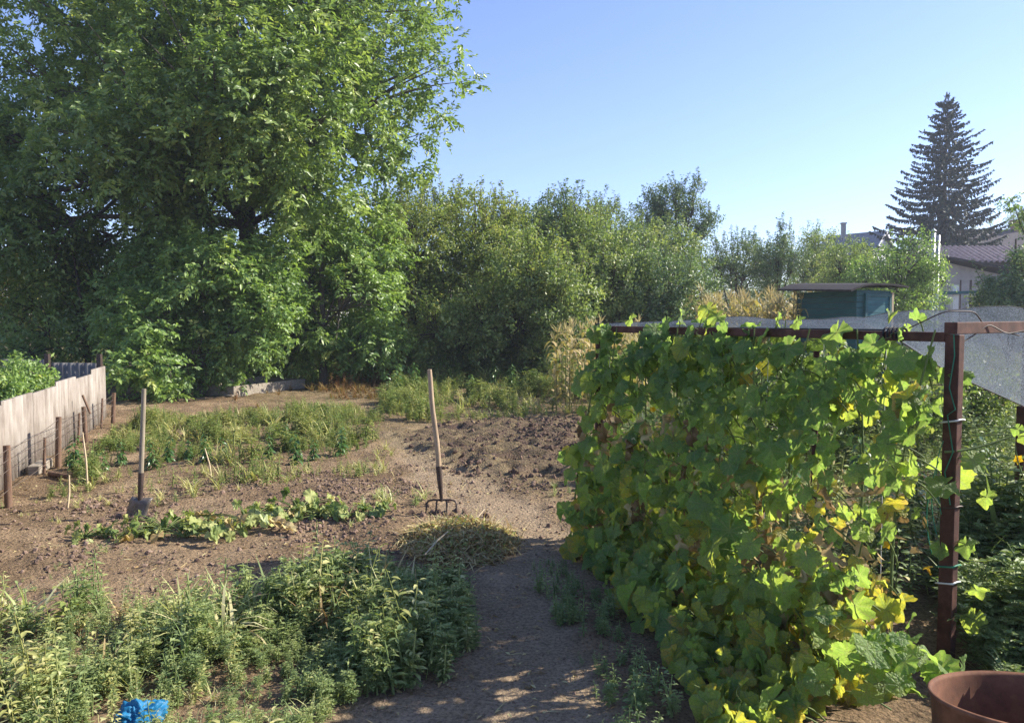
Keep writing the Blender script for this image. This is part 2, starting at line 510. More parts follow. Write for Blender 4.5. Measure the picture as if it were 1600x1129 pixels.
M['teal_paint'] = rough_mat('teal_paint', [(.25, (.008, .055, .062)), (.5, (.015, .095, .102)), (.8, (.04, .15, .15))], 6, .6, .35, 0, .2, .003, (.4, .4, 5))
M['teal_board'] = rough_mat('teal_board', [(.25, (.010, .07, .085)), (.5, (.018, .12, .14)), (.8, (.05, .19, .21))], 6, .6, .35, 0, .2, .003, (.4, .4, 5))
M['pale_wood'] = rough_mat('pale_wood', [(.2, (.35, .27, .15)), (.6, (.55, .44, .28))], 8, .7)
M['roof_felt'] = rough_mat('roof_felt', [(.2, (.02, .018, .02)), (.6, (.05, .043, .042)), (.9, (.10, .085, .08))], 9, .9, .2, 0, .4, .01)
M['roof_slate'] = rough_mat('roof_slate', [(.25, (.18, .14, .125)), (.55, (.36, .285, .26)), (.85, (.50, .42, .39))], 4, .9, .2, 0, .3, .01)
M['roof_dark'] = rough_mat('roof_dark', [(.2, (.055, .05, .055)), (.6, (.10, .085, .09)), (.9, (.16, .13, .13))], 3, .9, .2, 0, .3, .01)
M['roof_grey'] = rough_mat('roof_grey', [(.2, (.12, .13, .15)), (.6, (.20, .215, .24)), (.9, (.28, .30, .32))], 3, .8, .2, 0, .3, .01)
M['wall_white'] = rough_mat('wall_white', [(.2, (.60, .60, .58)), (.6, (.74, .74, .72)), (.9, (.80, .80, .78))], 2, .9, .2, 0, .2, .01)
M['wall_grey'] = rough_mat('wall_grey', [(.2, (.24, .23, .22)), (.6, (.36, .35, .34)), (.9, (.46, .45, .43))], 2.5, .9, .2, 0, .3, .01)
M['wall_dark'] = rough_mat('wall_dark', [(.2, (.06, .055, .05)), (.6, (.12, .11, .10))], 3, .9)
M['brick'] = rough_mat('brick', [(.2, (.16, .08, .055)), (.6, (.30, .16, .11)), (.9, (.38, .25, .18))], 6, .9)
M['zinc'] = rough_mat('zinc', [(.2, (.28, .29, .31)), (.6, (.48, .50, .52))], 6, .4, .5, .6, .1, .003)

def soil_mat():
    t = NT('soil')
    u = t.luv()                      # x: tilled share, y: trodden path share, z: overgrown share
    p = t.pos()
    n1 = t.noise(1.1, 5, .6, p); n2 = t.noise(9, 6, .7, p); n3 = t.noise(55, 5, .75, p); n4 = t.noise(3.2, 6, .7, p)
    base = t.ramp(t.math('ADD', t.math('MULTIPLY', n1, .45), t.math('MULTIPLY', n2, .55)),
                  [(.30, (.138, .096, .058)), (.50, (.238, .172, .106)), (.70, (.358, .270, .174))])
    n0 = t.noise(.55, 4, .6, p)
    base = t.mix(1.0, base, t.ramp(n0, [(.35, (.72, .68, .64)), (.6, (1.05, 1.03, 1.0))]), 'MULTIPLY')
    dark = t.ramp(n2, [(.3, (.065, .043, .033)), (.65, (.155, .104, .078))])
    path = t.ramp(t.math('ADD', t.math('MULTIPLY', n4, .6), t.math('MULTIPLY', n3, .4)), [(.3, (.205, .146, .090)), (.65, (.365, .278, .182))])
    green = t.ramp(n4, [(.3, (.085, .078, .035)), (.5, (.16, .135, .065)), (.7, (.24, .185, .10))])
    c = t.mix(u[0], base, dark)
    c = t.mix(u[1], c, path)
    g = t.math('MULTIPLY', u[2], t.ramp(n4, [(.35, (0, 0, 0)), (.6, (1, 1, 1))]))
    c = t.mix(t.math('MULTIPLY', g, .8), c, green)
    # crumbs: small dark pits and pale dry crumbs
    cr = t.ramp(n3, [(.36, (.38, .36, .34)), (.5, (1, 1, 1)), (.66, (1.35, 1.3, 1.22))])
    c = t.mix(t.math('SUBTRACT', 1.0, t.math('MULTIPLY', u[1], .3)), c, t.mix(1.0, c, cr, 'MULTIPLY'))
    vo = t.n('ShaderNodeTexVoronoi'); vo.inputs['Scale'].default_value = 38; t.l(p, vo.inputs['Vector'])
    h = t.math('ADD', t.math('ADD', t.math('MULTIPLY', n2, 1.4), t.math('MULTIPLY', n3, .7)), t.math('MULTIPLY', vo.outputs['Distance'], -.5))
    return t.done(t.pbsdf(c, .95, .12, 0, h, .8, .035))
M['soil'] = soil_mat()

def clod_mat():
    t = NT('clod'); n = t.noise(22, 5, .65, t.obj()); u = t.luv()
    c = t.ramp(t.math('ADD', t.math('MULTIPLY', n, .5), t.math('MULTIPLY', u[2], .5)), [(.2, (.060, .040, .031)), (.5, (.17, .115, .083)), (.75, (.34, .245, .18))])
    return t.done(t.pbsdf(c, .95, .12, 0, n, .6, .01))
M['clod'] = clod_mat()

def net_mat():
    t = NT('shade_net')
    n = t.noise(105, 2, .5, t.obj()); b = t.noise(2.0, 3, .5, t.obj())
    c = t.mix(b, (.055, .070, .088), (.082, .102, .125))
    c = t.mix(t.math('GREATER_THAN', n, .60), c, (.16, .19, .215))
    p = t.pbsdf(c, .8, .08)
    tl = t.n('ShaderNodeBsdfTranslucent'); t.l(c, tl.inputs[0])
    m1 = t.n('ShaderNodeMixShader'); m1.inputs[0].default_value = .25
    t.l(p.outputs[0], m1.inputs[1]); t.l(tl.outputs[0], m1.inputs[2])
    tr = t.n('ShaderNodeBsdfTransparent')
    mx = t.n('ShaderNodeMixShader')
    f = t.ramp(n, [(.36, (.62, .62, .62)), (.50, (.07, .07, .07))])
    t.l(f, mx.inputs[0]); t.l(m1.outputs[0], mx.inputs[1]); t.l(tr.outputs[0], mx.inputs[2])
    return t.done(mx)
M['shade_net'] = net_mat()

# ------------------------------------------------------------------ ground, path, tilled bed
PATH = np.array([(-.30, .3, .75), (-.20, 3.0, .68), (.05, 4.4, .40), (.12, 5.4, .36), (-.20, 6.9, .50), (-.7, 8.4, .40), (-1.2, 9.8, .22), (-1.8, 11.2, .10)])
TILL = pxpoly([(618, 684), (690, 662), (800, 652), (915, 652), (960, 700), (960, 760), (860, 752), (720, 742), (660, 720)])

def path_share(P):
    d = np.full(len(P), 9.0)
    for a, b in zip(PATH[:-1], PATH[1:]):
        ab = b[:2] - a[:2]
        t = np.clip(((P[:, :2] - a[:2]) @ ab) / (ab @ ab), 0, 1)
        q = a[:2] + t[:, None] * ab; w = a[2] + t * (b[2] - a[2])
        d = np.minimum(d, np.linalg.norm(P[:, :2] - q, axis=1) - w)
    d = d + (vnoise(P[:, :2], 2.2, 3) - .5) * .35 + (vnoise(P[:, :2], 7, 4) - .5) * .12
    return 1 - sstep(-.12, .14, d)

def till_share(P):
    c = TILL[:, :2].mean(0)
    Q = P[:, :2] + np.column_stack([vnoise(P[:, :2], 1.6, 5) - .5, vnoise(P[:, :2], 1.6, 6) - .5]) * .8
    s = np.zeros(len(P))
    for k in (.86, .94, 1.02, 1.10):
        s += inside(Q, c + (TILL[:, :2] - c) * k) * .25
    return s

def grass_share(P):
    x, y = P[:, 0], P[:, 1]
    g = sstep(18, 21.5, y + (vnoise(P[:, :2], .6, 8) - .5) * 3)
    trel = sstep(.2, .8, x - (.66 + 1.41 / 2.23 * (5.8 - y)))        # behind the trellis
    return np.clip(np.maximum(g, trel * .8), 0, 1)

def height(P):
    P2 = P[:, :2]
    t, p = till_share(P), path_share(P)
    h = (vnoise(P2, .55, 11) - .5) * .07
    h = h + (vnoise(P2, 4.2, 12) - .5) * .045 * (1 - .65 * p) + (vnoise(P2, 11, 13) - .5) * .026 * (1 - .55 * p)
    h = h + t * ((vnoise(P2, 3.0, 14) - .42) * .13 + (vnoise(P2, 8.5, 15) - .5) * .10)
    h = h - p * .025
    e = sstep(0, 1.2, np.minimum.reduce([P[:, 0] + 13, 13 - P[:, 0], P[:, 1] - .2, 25 - P[:, 1]]))
    return h * e

def zs(P):
    P = np.asarray(P, float).reshape(-1, np.asarray(P).shape[-1])
    return height(P)

def build_ground():
    st = .052
    xs = np.arange(-13, 13 + st / 2, st); ys = np.arange(.2, 25 + st / 2, st)
    X, Y = np.meshgrid(xs, ys); P = np.column_stack([X.ravel(), Y.ravel()])
    ts, ps, gs = till_share(P), path_share(P), grass_share(P)
    V = np.column_stack([P, height(P)]); A = np.column_stack([ts, ps, gs])
    nx = len(xs)
    i, j = np.meshgrid(np.arange(nx - 1), np.arange(len(ys) - 1)); a = (j * nx + i).ravel()
    F = np.column_stack([a, a + 1, a + 1 + nx, a + nx])
    kind = np.where(ts[a] > .5, 2, np.where(ps[a] > .5, 1, 0))
    x1, y0, y1 = xs[-1], ys[0], ys[-1]; x0 = xs[0]
    for k, nm in ((0, 'ground'), (1, 'path'), (2, 'tilled_soil')):
        f = F[kind == k]; u, inv = np.unique(f, return_inverse=True)
        mb = MB(); mb.add(V[u], inv.reshape(-1, 4), A[u])
        if k == 0:
            R = 900.0
            o = np.array([(-R, -R, 0), (R, -R, 0), (R, R, 0), (-R, R, 0), (x0, y0, 0), (x1, y0, 0), (x1, y1, 0), (x0, y1, 0)], float)
            mb.add(o, [(0, 1, 5, 4), (1, 2, 6, 5), (2, 3, 7, 6), (3, 0, 4, 7)], np.tile([0, 0, 1.0], (8, 1)))
        tag(mb.build(nm, M['soil']), None, None, None, 'structure')
build_ground()

def scatter(rng, poly, n, dens=None):
    poly = np.asarray(poly); lo, hi = poly[:, :2].min(0), poly[:, :2].max(0)
    P = lo + rng.random((n, 2)) * (hi - lo)
    P = P[inside(P, poly)]
    if dens is not None: P = P[rng.random(len(P)) < dens(P)]
    return np.column_stack([P, height(P)]) if len(P) else np.zeros((0, 3))

# ------------------------------------------------------------------ trees
def crown(mb, rng, lobes, n, K, L, Wr, spread, gap, droop, tpl=LEAF_SMALL, pinnate=0, up=.55, low=None, tip=.0):
    lobes = [(np.asarray(c, float), np.asarray(r, float) * np.ones(3)) for c, r in lobes]
    w = np.array([np.prod(r) ** (2 / 3) for _, r in lobes]); w /= w.sum()
    C, O = [], []
    while len(C) < n:
        m = n * 2
        li = rng.choice(len(lobes), m, p=w)
        c = np.array([q[0] for q in lobes])[li]; r = np.array([q[1] for q in lobes])[li]
        d = rdir(rng, m)
        rad = rng.random(m) ** .42
        P = c + d * r * rad[:, None] * (1 + .18 * (rng.random(m)[:, None] - .3))
        keep = vnoise(P, 1.0 / (spread * 2.6), 21) > gap
        if low is not None: keep &= P[:, 2] > low
        C += list(P[keep]); O += list(d[keep])
    C = np.array(C[:n]); O = np.array(O[:n])
    d = unit(O * .8 + rdir(rng, n) * .55 + np.array([0, 0, .25 - droop]))
    ct = rng.normal(.46, .13, n) + tip * (rng.random(n) < .15)
    if pinnate:
        m = pinnate
        R = unit(np.repeat(d, m, 0) * .55 + rdir(rng, n * m) * .75 + np.array([0, 0, -droop * .5]))
        st = np.repeat(C, m, 0) + np.repeat(d, m, 0) * (rng.random((n * m, 1)) - .4) * spread + rdir(rng, n * m) * spread * .25
        rl = spread * (.55 + .3 * rng.random(n * m))
        side = unit(np.cross(R, rdir(rng, n * m) * .4 + np.array([0, 0, 1.0])))
        Ps, Ds, T = [], [], []
        ctr = np.repeat(ct, m)
        for tt in (.3, .55, .8, 1.0):
            for s in ((-1, 1) if tt < 1 else (0,)):
                Ps.append(st + R * (rl * tt)[:, None] - np.array([0, 0, .12]) * (rl * tt * tt)[:, None])
                Ds.append(R * .55 + side * s * .8 + np.array([0, 0, -droop]) + rng.normal(size=(n * m, 3)) * .18)
                T.append(ctr + rng.normal(0, .07, n * m))
        P = np.concatenate(Ps); D = np.concatenate(Ds); T = np.concatenate(T); OO = np.tile(np.repeat(O, m, 0), (7, 1))
    else:
        k = n * K
        dd = np.repeat(d, K, 0)
        P = np.repeat(C, K, 0) + dd * (rng.random((k, 1)) - .45) * spread * 1.5 + rng.normal(size=(k, 3)) * spread * .27
        D = dd * .5 + rdir(rng, k) * .8 + np.array([0, 0, -droop])
        T = np.repeat(ct, K) + rng.normal(0, .10, k); OO = np.repeat(O, K, 0)
    k = len(P)
    Nn = rdir(rng, k) * .70 + OO * .55 + np.array([0, 0, up])
    ll = L * (.65 + .6 * rng.random(k))
    put(mb, tpl, P, frames(D, Nn), ll, ll * Wr, np.clip(T, 0, 1))
    return C

def tree(name, label, base, lobes, trunk_r, n, K, L, mat, seed, cat='tree', group=None, bark='bark_dark', Wr=.5, spread=.35, gap=.36, droop=.25,
         fork=.35, pinnate=0, up=.55, low=.25, tpl=LEAF_SMALL, lean=(0, 0), nbranch=.35, tip=.2, shoots=0):
    rng = np.random.default_rng(seed)
    base = np.asarray(base, float)
    root = thing(name, label, cat, base, group)
    cb = MB(); C = crown(cb, rng, lobes, n, K, L, Wr, spread, gap, droop, tpl, pinnate, up, low, tip)
    tb = MB()
    top = max(np.asarray(c)[2] + np.max(r) * .35 for c, r in lobes)
    ctr = np.mean([np.asarray(c) for c, _ in lobes], axis=0)
    topp = np.array([base[0] * .55 + ctr[0] * .45 + lean[0], base[1] * .6 + ctr[1] * .4 + lean[1], top])
    tp = bez(base - [0, 0, .15], np.array([base[0], base[1], base[2] + (top - base[2]) * .5]), topp, 10)
    tp[1:-1, :2] += rng.normal(0, trunk_r * .18, (8, 2))
    tube(tb, tp, np.concatenate([[trunk_r * 1.35], trunk_r * np.linspace(1.05, .22, 9)]), 9)
    for c, r in lobes:
        c = np.asarray(c, float)
        f = min(max(fork, .05), .9) + rng.random() * .3
        s = tp[int(np.clip(f * 9, 1, 8))]
        mid = (s + c) / 2 + np.array([0, 0, .12 * np.linalg.norm(c - s)]) + rng.normal(0, .1, 3)
        q = bez(s, mid, c, 7)
        tube(tb, q, np.linspace(trunk_r * .42, trunk_r * .12, 7), 6, cap=False)
    # thin branches run out to the leaf clumps from the nearest limb
    lc = np.array([np.asarray(c, float) for c, _ in lobes])
    pick = rng.permutation(len(C))[:int(min(len(C) * nbranch, 420))]
    for i in pick:
        j = np.argmin(np.linalg.norm(lc - C[i], axis=1))
        s = lc[j] * .75 + (topp * .35 + base * .65) * .25
        q = bez(s, (s + C[i]) / 2 + rng.normal(0, .12, 3) + [0, 0, .15], C[i], 5)
        tube(tb, q, np.linspace(trunk_r * .13 + .006, .006, 5), 4, cap=False)
    # upright shoots break the outline
    for k in range(shoots):
        c, r = lobes[rng.integers(len(lobes))]; c = np.asarray(c, float); r = np.asarray(r, float) * np.ones(3)
        a = rng.random() * 6.283; q = rng.random() ** .6
        b0 = c + np.array([math.cos(a) * q * r[0], math.sin(a) * q * r[1], math.sqrt(max(0, 1 - q * q)) * r[2] * .75])
        h = rng.uniform(.35, 1.0) * (.5 + .35 * L / .1); e0 = b0 + np.array([rng.normal(0, .16) * h + math.cos(a) * q * .3 * h, rng.normal(0, .16) * h, h])
        qq = bez(b0, (b0 + e0) / 2 + rng.normal(0, .05, 3), e0, 6); tube(tb, qq, np.linspace(.011, .004, 6), 4, cap=False)
        m = int(18 + 22 * h); t = rng.random(m) ** .8
        P = np.column_stack([np.interp(t * 5, np.arange(6), qq[:, i]) for i in range(3)]); aa = rng.random(m) * 6.283
        D = np.column_stack([np.cos(aa), np.sin(aa), rng.normal(.35, .35, m)])
        ll = L * rng.uniform(.7, 1.15, m); put(cb, tpl, P + unit(D) * .015, frames(D, rdir(rng, m) * .6 + [0, 0, .8]), ll, ll * Wr, np.clip(rng.normal(.5, .13, m), 0, 1))
    tb.build('trunk', M[bark], root)
    cb.build('crown', M[mat], root)
    return root

def lb(px, py, Y, r, sy=1.0, sz=1.0):
    """a crown lobe centred on the line of sight of a photograph pixel; r in pixels"""
    R = r * Y / FPX
    return (at(px, py, Y), np.array([R, R * sy, R * sz]))

# the big walnut
WB = np.array([at(390, 340, 21.5)[0], 21.5, 0])
tree('walnut_tree', 'biggest tree, a tall broad walnut, its pale trunk showing above the bushes by the fence',
     WB, [lb(620, 120, 20.5, 105), lb(520, 30, 21, 150), lb(400, 90, 19, 170), lb(270, 60, 21, 170), lb(180, 130, 18.5, 150), lb(70, 130, 22, 120),
          lb(30, 260, 21, 110), lb(500, 220, 20, 140), lb(610, 215, 21.5, 80), lb(380, 240, 23.5, 150), lb(210, 300, 22.5, 130), lb(110, 380, 20.5, 110),
          lb(340, -90, 21, 220), lb(100, -20, 22, 170), lb(560, -80, 22, 160), lb(470, 310, 21, 80), lb(20, 350, 19, 90), lb(-80, 180, 21, 150), lb(-60, 350, 20, 130),
          lb(400, 210, 17.5, 110), lb(330, 150, 17, 110), lb(440, 130, 17.5, 100), lb(250, 260, 18.5, 90), lb(480, 300, 18.5, 70), lb(520, 150, 18, 90), lb(180, 220, 17.5, 100), lb(305, 335, 20.3, 50), lb(465, 325, 19.3, 42), lb(270, 300, 19.5, 60), lb(290, 335, 22.5, 65), lb(180, 370, 22, 70), lb(475, 345, 20.5, 45), lb(90, 300, 19, 80)],
     .27, 4700, 0, .15, 'walnut_leaf', 1, bark='bark', Wr=.50, spread=.46, gap=.37, droop=.22, fork=.35, pinnate=6, low=1.9, up=.6)
# its skirt: young walnuts in front
tree('walnut_sapling', 'leafy walnut bush under the big walnut, hanging to the ground beside the white fence end',
     (at(300, 500, 18)[0], 18.4, 0), [lb(330, 450, 17.8, 85), lb(260, 520, 17, 75), lb(380, 500, 17.8, 80), lb(230, 580, 16.2, 48), lb(300, 570, 17, 60), lb(200, 470, 18.5, 60), lb(318, 400, 18.2, 42), lb(255, 410, 18.8, 55), lb(440, 420, 18.6, 46)],
     .10, 1250, 0, .125, 'shrub_leaf', 2, 'bush', bark='bark', Wr=.50, spread=.38, gap=.33, droop=.28, fork=.2, pinnate=6, low=.12)
tree('walnut_sapling', 'leafy walnut bush hanging over the old plank frame',
     (at(500, 520, 20)[0], 20.2, 0), [lb(470, 430, 20, 80), lb(540, 480, 19.5, 80), lb(465, 520, 20.6, 68), lb(560, 400, 20.5, 70), lb(580, 540, 20, 48), lb(400, 530, 21, 60), lb(500, 350, 21, 50)],
     .10, 900, 0, .125, 'shrub_leaf', 3, 'bush', bark='bark', Wr=.50, spread=.38, gap=.33, droop=.28, fork=.2, pinnate=6, low=.12)
# dark growth under the walnut, left
tree('elder_bush', 'dark shaded bush under the walnut, left behind the grey slate fence',
     (at(120, 560, 19)[0], 19.5, 0), [lb(130, 500, 19.5, 90), lb(60, 520, 19.5, 80), lb(170, 440, 20.5, 80), lb(30, 470, 21, 70), lb(120, 420, 21.5, 80), lb(20, 560, 18, 50)],
     .08, 700, 26, .13, 'walnut_leaf', 4, 'bush', spread=.4, gap=.3, fork=.2)
tree('yellowing_tree', 'tree with yellowing leaves lit by the sun at the left edge behind the walnut',
     (at(-20, 500, 25)[0], 25.5, 0), [lb(10, 430, 25, 60), lb(-40, 420, 25.5, 80), lb(20, 490, 25, 45), lb(0, 385, 25.5, 45)],
     .09, 420, 26, .10, 'autumn_leaf', 5, spread=.35, gap=.32)
tree('currant_bush', 'low green bush behind the white corrugated fence at the left edge',
     (at(20, 640, 11)[0], 11.0, 0), [lb(30, 610, 11, 42), lb(60, 605, 11.5, 30), lb(-10, 620, 10.5, 45), lb(20, 585, 11.8, 28)],
     .03, 260, 26, .07, 'shrub_leaf', 6, 'bush', spread=.16, gap=.28, fork=.2)

for k, (px, Y, lab) in enumerate([(520, 27, 'dark bush filling the gap behind the walnut bushes, right of the trunk'), (300, 27, 'dark bush filling the gap behind the walnut bushes, left of the trunk'), (90, 28, 'dark bush far behind the grey slate fence')]):
    tree('elder_bush', lab, (at(px, 505, Y)[0], Y, 0), [lb(px + dx, py, Y, r) for dx, py, r in ((0, 450, 80), (-80, 480, 70), (80, 480, 70), (-30, 530, 60), (50, 540, 60))], .07, 420, 24, .15, 'plum_leaf', 180 + k, 'bush', spread=.4, gap=.2, fork=.15)

G_HEDGE = 'fruit trees in the overgrown row behind the garden'
hedge = [
    ('yellow green thicket tree with pale upright shoots, touching the walnut', 650, 23, 6, [(650, 370, 75), (620, 440, 70), (690, 440, 70), (640, 330, 40), (600, 360, 50), (660, 510, 60)], 'plum_yellow', 520),
    ('yellow green plum tree behind the pitchfork, next to the pale shoots', 740, 24, 7, [(740, 370, 65), (760, 430, 70), (710, 330, 35), (780, 350, 40), (740, 500, 70)], 'plum_yellow', 480),
    ('dark plum tree hanging low over the shady gap behind the pitchfork', 700, 22, 8, [(680, 520, 55), (740, 530, 60), (650, 470, 50), (770, 490, 55)], 'plum_leaf', 360),
    ('grey green plum tree left of the corn, its skirt reaching the ground', 850, 22, 9, [(830, 440, 75), (800, 500, 65), (860, 520, 65), (880, 460, 55), (830, 550, 40)], 'plum_leaf', 560),
    ('plum tree with two dark tops standing out against the sky', 870, 27, 10, [(850, 370, 60), (890, 380, 55), (858, 338, 24), (888, 330, 22), (820, 380, 50), (870, 430, 70)], 'grey_leaf', 460),
    ('plum tree right above the left trellis post', 960, 24, 11, [(950, 440, 70), (930, 400, 55), (990, 470, 60), (920, 490, 50), (960, 520, 40)], 'plum_leaf', 480),
    ('dark thin topped tree behind the left trellis post', 950, 30, 12, [(945, 370, 50), (938, 335, 22), (980, 370, 40), (960, 420, 60)], 'grey_leaf', 360),
    ('grey green plum tree left of the far corn patch', 1050, 24, 13, [(1040, 460, 60), (1010, 480, 50), (1080, 450, 45), (1060, 500, 40), (1000, 430, 45)], 'grey_leaf', 480),
    ('dark shaded tree below the tall pear, its top round and green', 1020, 31, 14, [(1000, 400, 50), (1040, 385, 45), (1060, 420, 50), (970, 400, 40)], 'plum_leaf', 380),
]
hedge += [
    ('yellow green plum tree filling the row between the pale shoots and the dark tops', 795, 25.5, 15, [(795, 385, 60), (770, 360, 40), (830, 390, 45), (790, 340, 26), (800, 440, 60)], 'plum_yellow', 380),
    ('grey green plum tree filling the row below the dark tops', 905, 26, 16, [(905, 400, 55), (925, 370, 40), (870, 410, 45), (900, 350, 30), (910, 450, 55)], 'plum_leaf', 380),
    ('yellow green young tree wedged between the walnut bush and the pale shoots', 610, 24.5, 17, [(600, 390, 55), (620, 345, 40), (580, 430, 50), (615, 470, 60), (680, 340, 34)], 'plum_yellow', 380),
]
for lab, px, Y, seed, lobs, mt, n in hedge:
    lobs = lobs + ([(px - 25, 555, 50), (px + 35, 550, 50)] if Y < 26 else [(px, 500, 60)])
    tree('plum_tree', lab, (at(px, 505, Y)[0], Y + .3, 0), [lb(a, b, Y + (i % 3 - 1) * .9, r) for i, (a, b, r) in enumerate(lobs)],
         .09, int(n * 1.35), 40, .105, mt, seed, group=G_HEDGE, Wr=.52, spread=.30, gap=.30, fork=.15, droop=.15, low=.25, nbranch=.4, shoots=46)
tree('pear_tree', 'tall pear tree rising above the row with loose spiky branches', (at(1050, 505, 36)[0], 36, 0),
     [lb(1040, 330, 36, 42), lb(1030, 305, 36, 20), lb(1075, 315, 36, 24), lb(1090, 350, 36, 30), lb(1060, 380, 36, 50), lb(1110, 345, 36, 14), lb(1020, 350, 36.5, 36), lb(1060, 295, 36, 12), lb(1090, 295, 36, 8)],
     .14, 620, 26, .11, 'grey_leaf', 30, spread=.36, gap=.30, Wr=.55, fork=.3, low=1.0, shoots=30)
far = [
    ('pear_tree', 'sparse dark tree between the tall pear and the far corn', 1150, 38, 31, [(1140, 404, 36), (1170, 384, 18), (1165, 420, 42), (1120, 410, 30), (1190, 400, 22)], 'grey_leaf', 340),
    ('pear_tree', 'gappy tree with dark twig tips above the middle of the far corn', 1215, 36, 32, [(1215, 400, 26), (1225, 370, 13), (1195, 415, 26), (1240, 410, 26), (1205, 440, 30)], 'grey_leaf', 340),
    ('cherry_tree', 'round green tree behind the teal shed, left of the white house', 1280, 40, 33, [(1280, 400, 38), (1270, 372, 18), (1310, 416, 26), (1255, 415, 30), (1290, 430, 40)], 'plum_leaf', 480),
    ('apricot_tree', 'light green apricot tree right behind the teal shed', 1400, 29, 34, [(1384, 432, 42), (1420, 410, 45), (1440, 450, 40), (1346, 440, 34), (1408, 396, 22), (1400, 460, 45), (1430, 490, 30), (1455, 420, 22)], 'shrub_leaf', 640),
    ('pear_tree', 'low leafy tree filling the gap left of the teal shed', 1320, 34, 35, [(1320, 410, 34), (1350, 404, 14), (1300, 440, 36), (1340, 440, 36)], 'plum_leaf', 360),
    ('nut_tree', 'dark leafy tree at the right edge in front of the grey block house', 1590, 25, 36, [(1614, 425, 36), (1562, 454, 26), (1545, 470, 22), (1610, 460, 46), (1594, 402, 12), (1626, 385, 24), (1580, 482, 30)], 'grey_leaf', 620),
    ('maple_tree', 'dark rounded tree top behind the dark roof at the right edge', 1590, 78, 37, [(1600, 345, 22), (1580, 352, 14), (1545, 345, 12), (1520, 350, 10), (1620, 340, 26)], 'plum_leaf', 260),
]
for nm, lab, px, Y, seed, lobs, mt, n in far:
    tree(nm, lab, (at(px, 505, Y)[0], Y + .3, 0), [lb(a, b, Y + (i % 3 - 1) * .8, r) for i, (a, b, r) in enumerate(lobs)],
         .12, n, 28, .10, mt, seed, Wr=.55, spread=.32, gap=.30, fork=.2, droop=.15, low=.4, shoots=32 if nm == 'pear_tree' else 6)
# a loose walnut branch top at the right edge
tree('walnut_tree', 'thin leafy branch top against the sky at the right edge beside the spruce', (at(1640, 505, 26)[0], 26, 0),
     [lb(1580, 312, 26, 14), lb(1597, 322, 26, 13), lb(1605, 345, 26, 14), lb(1640, 350, 26, 34)], .07, 60, 0, .13, 'walnut_leaf', 38, bark='bark_dark', Wr=.42, spread=.36, gap=.2, droop=.5, fork=.5, pinnate=4, low=1)
# background belt so no bare horizon shows between the crowns
belt = [(-300, 480, 60), (-120, 470, 60), (150, 440, 44), (330, 440, 44), (480, 420, 44), (620, 420, 44), (770, 430, 44), (900, 430, 46), (1020, 440, 50), (1120, 445, 46), (1200, 450, 48), (1290, 450, 50), (1400, 440, 60), (1500, 440, 90), (1640, 430, 90), (1760, 430, 90)]
where = ['far left outside the walnut', 'left edge', 'behind the walnut crown, left part', 'behind the walnut trunk', 'behind the walnut bushes', 'behind the pale shoots',
         'behind the plum row, above the pitchfork', 'behind the two dark plum tops', 'behind the tall pear', 'behind the sparse pear', 'behind the far corn', 'behind the round cherry', 'behind the apricot', 'below the spruce', 'behind the dark roof', 'right of the dark roof']
for i, (px, py, Y) in enumerate(belt):
    if i in (0, 15): continue
    r = (505 - py) * .9 + 10
    tree('field_tree', 'far hazy tree crown just showing ' + where[i], (at(px, 505, Y)[0], Y, 0), [lb(px + dx, py + dy, Y + dz, r * .8) for dx, dy, dz in ((0, 0, 0), (-45, 15, 1), (45, 12, -1), (20, 30, .5), (-25, 35, 0), (-30, 62, 0), (30, 60, .5))],
         .14, 340, 22, .18, 'grey_leaf', 60 + i, group='far trees behind the plum row', spread=.55, gap=.25, fork=.2, low=.3, nbranch=.15)

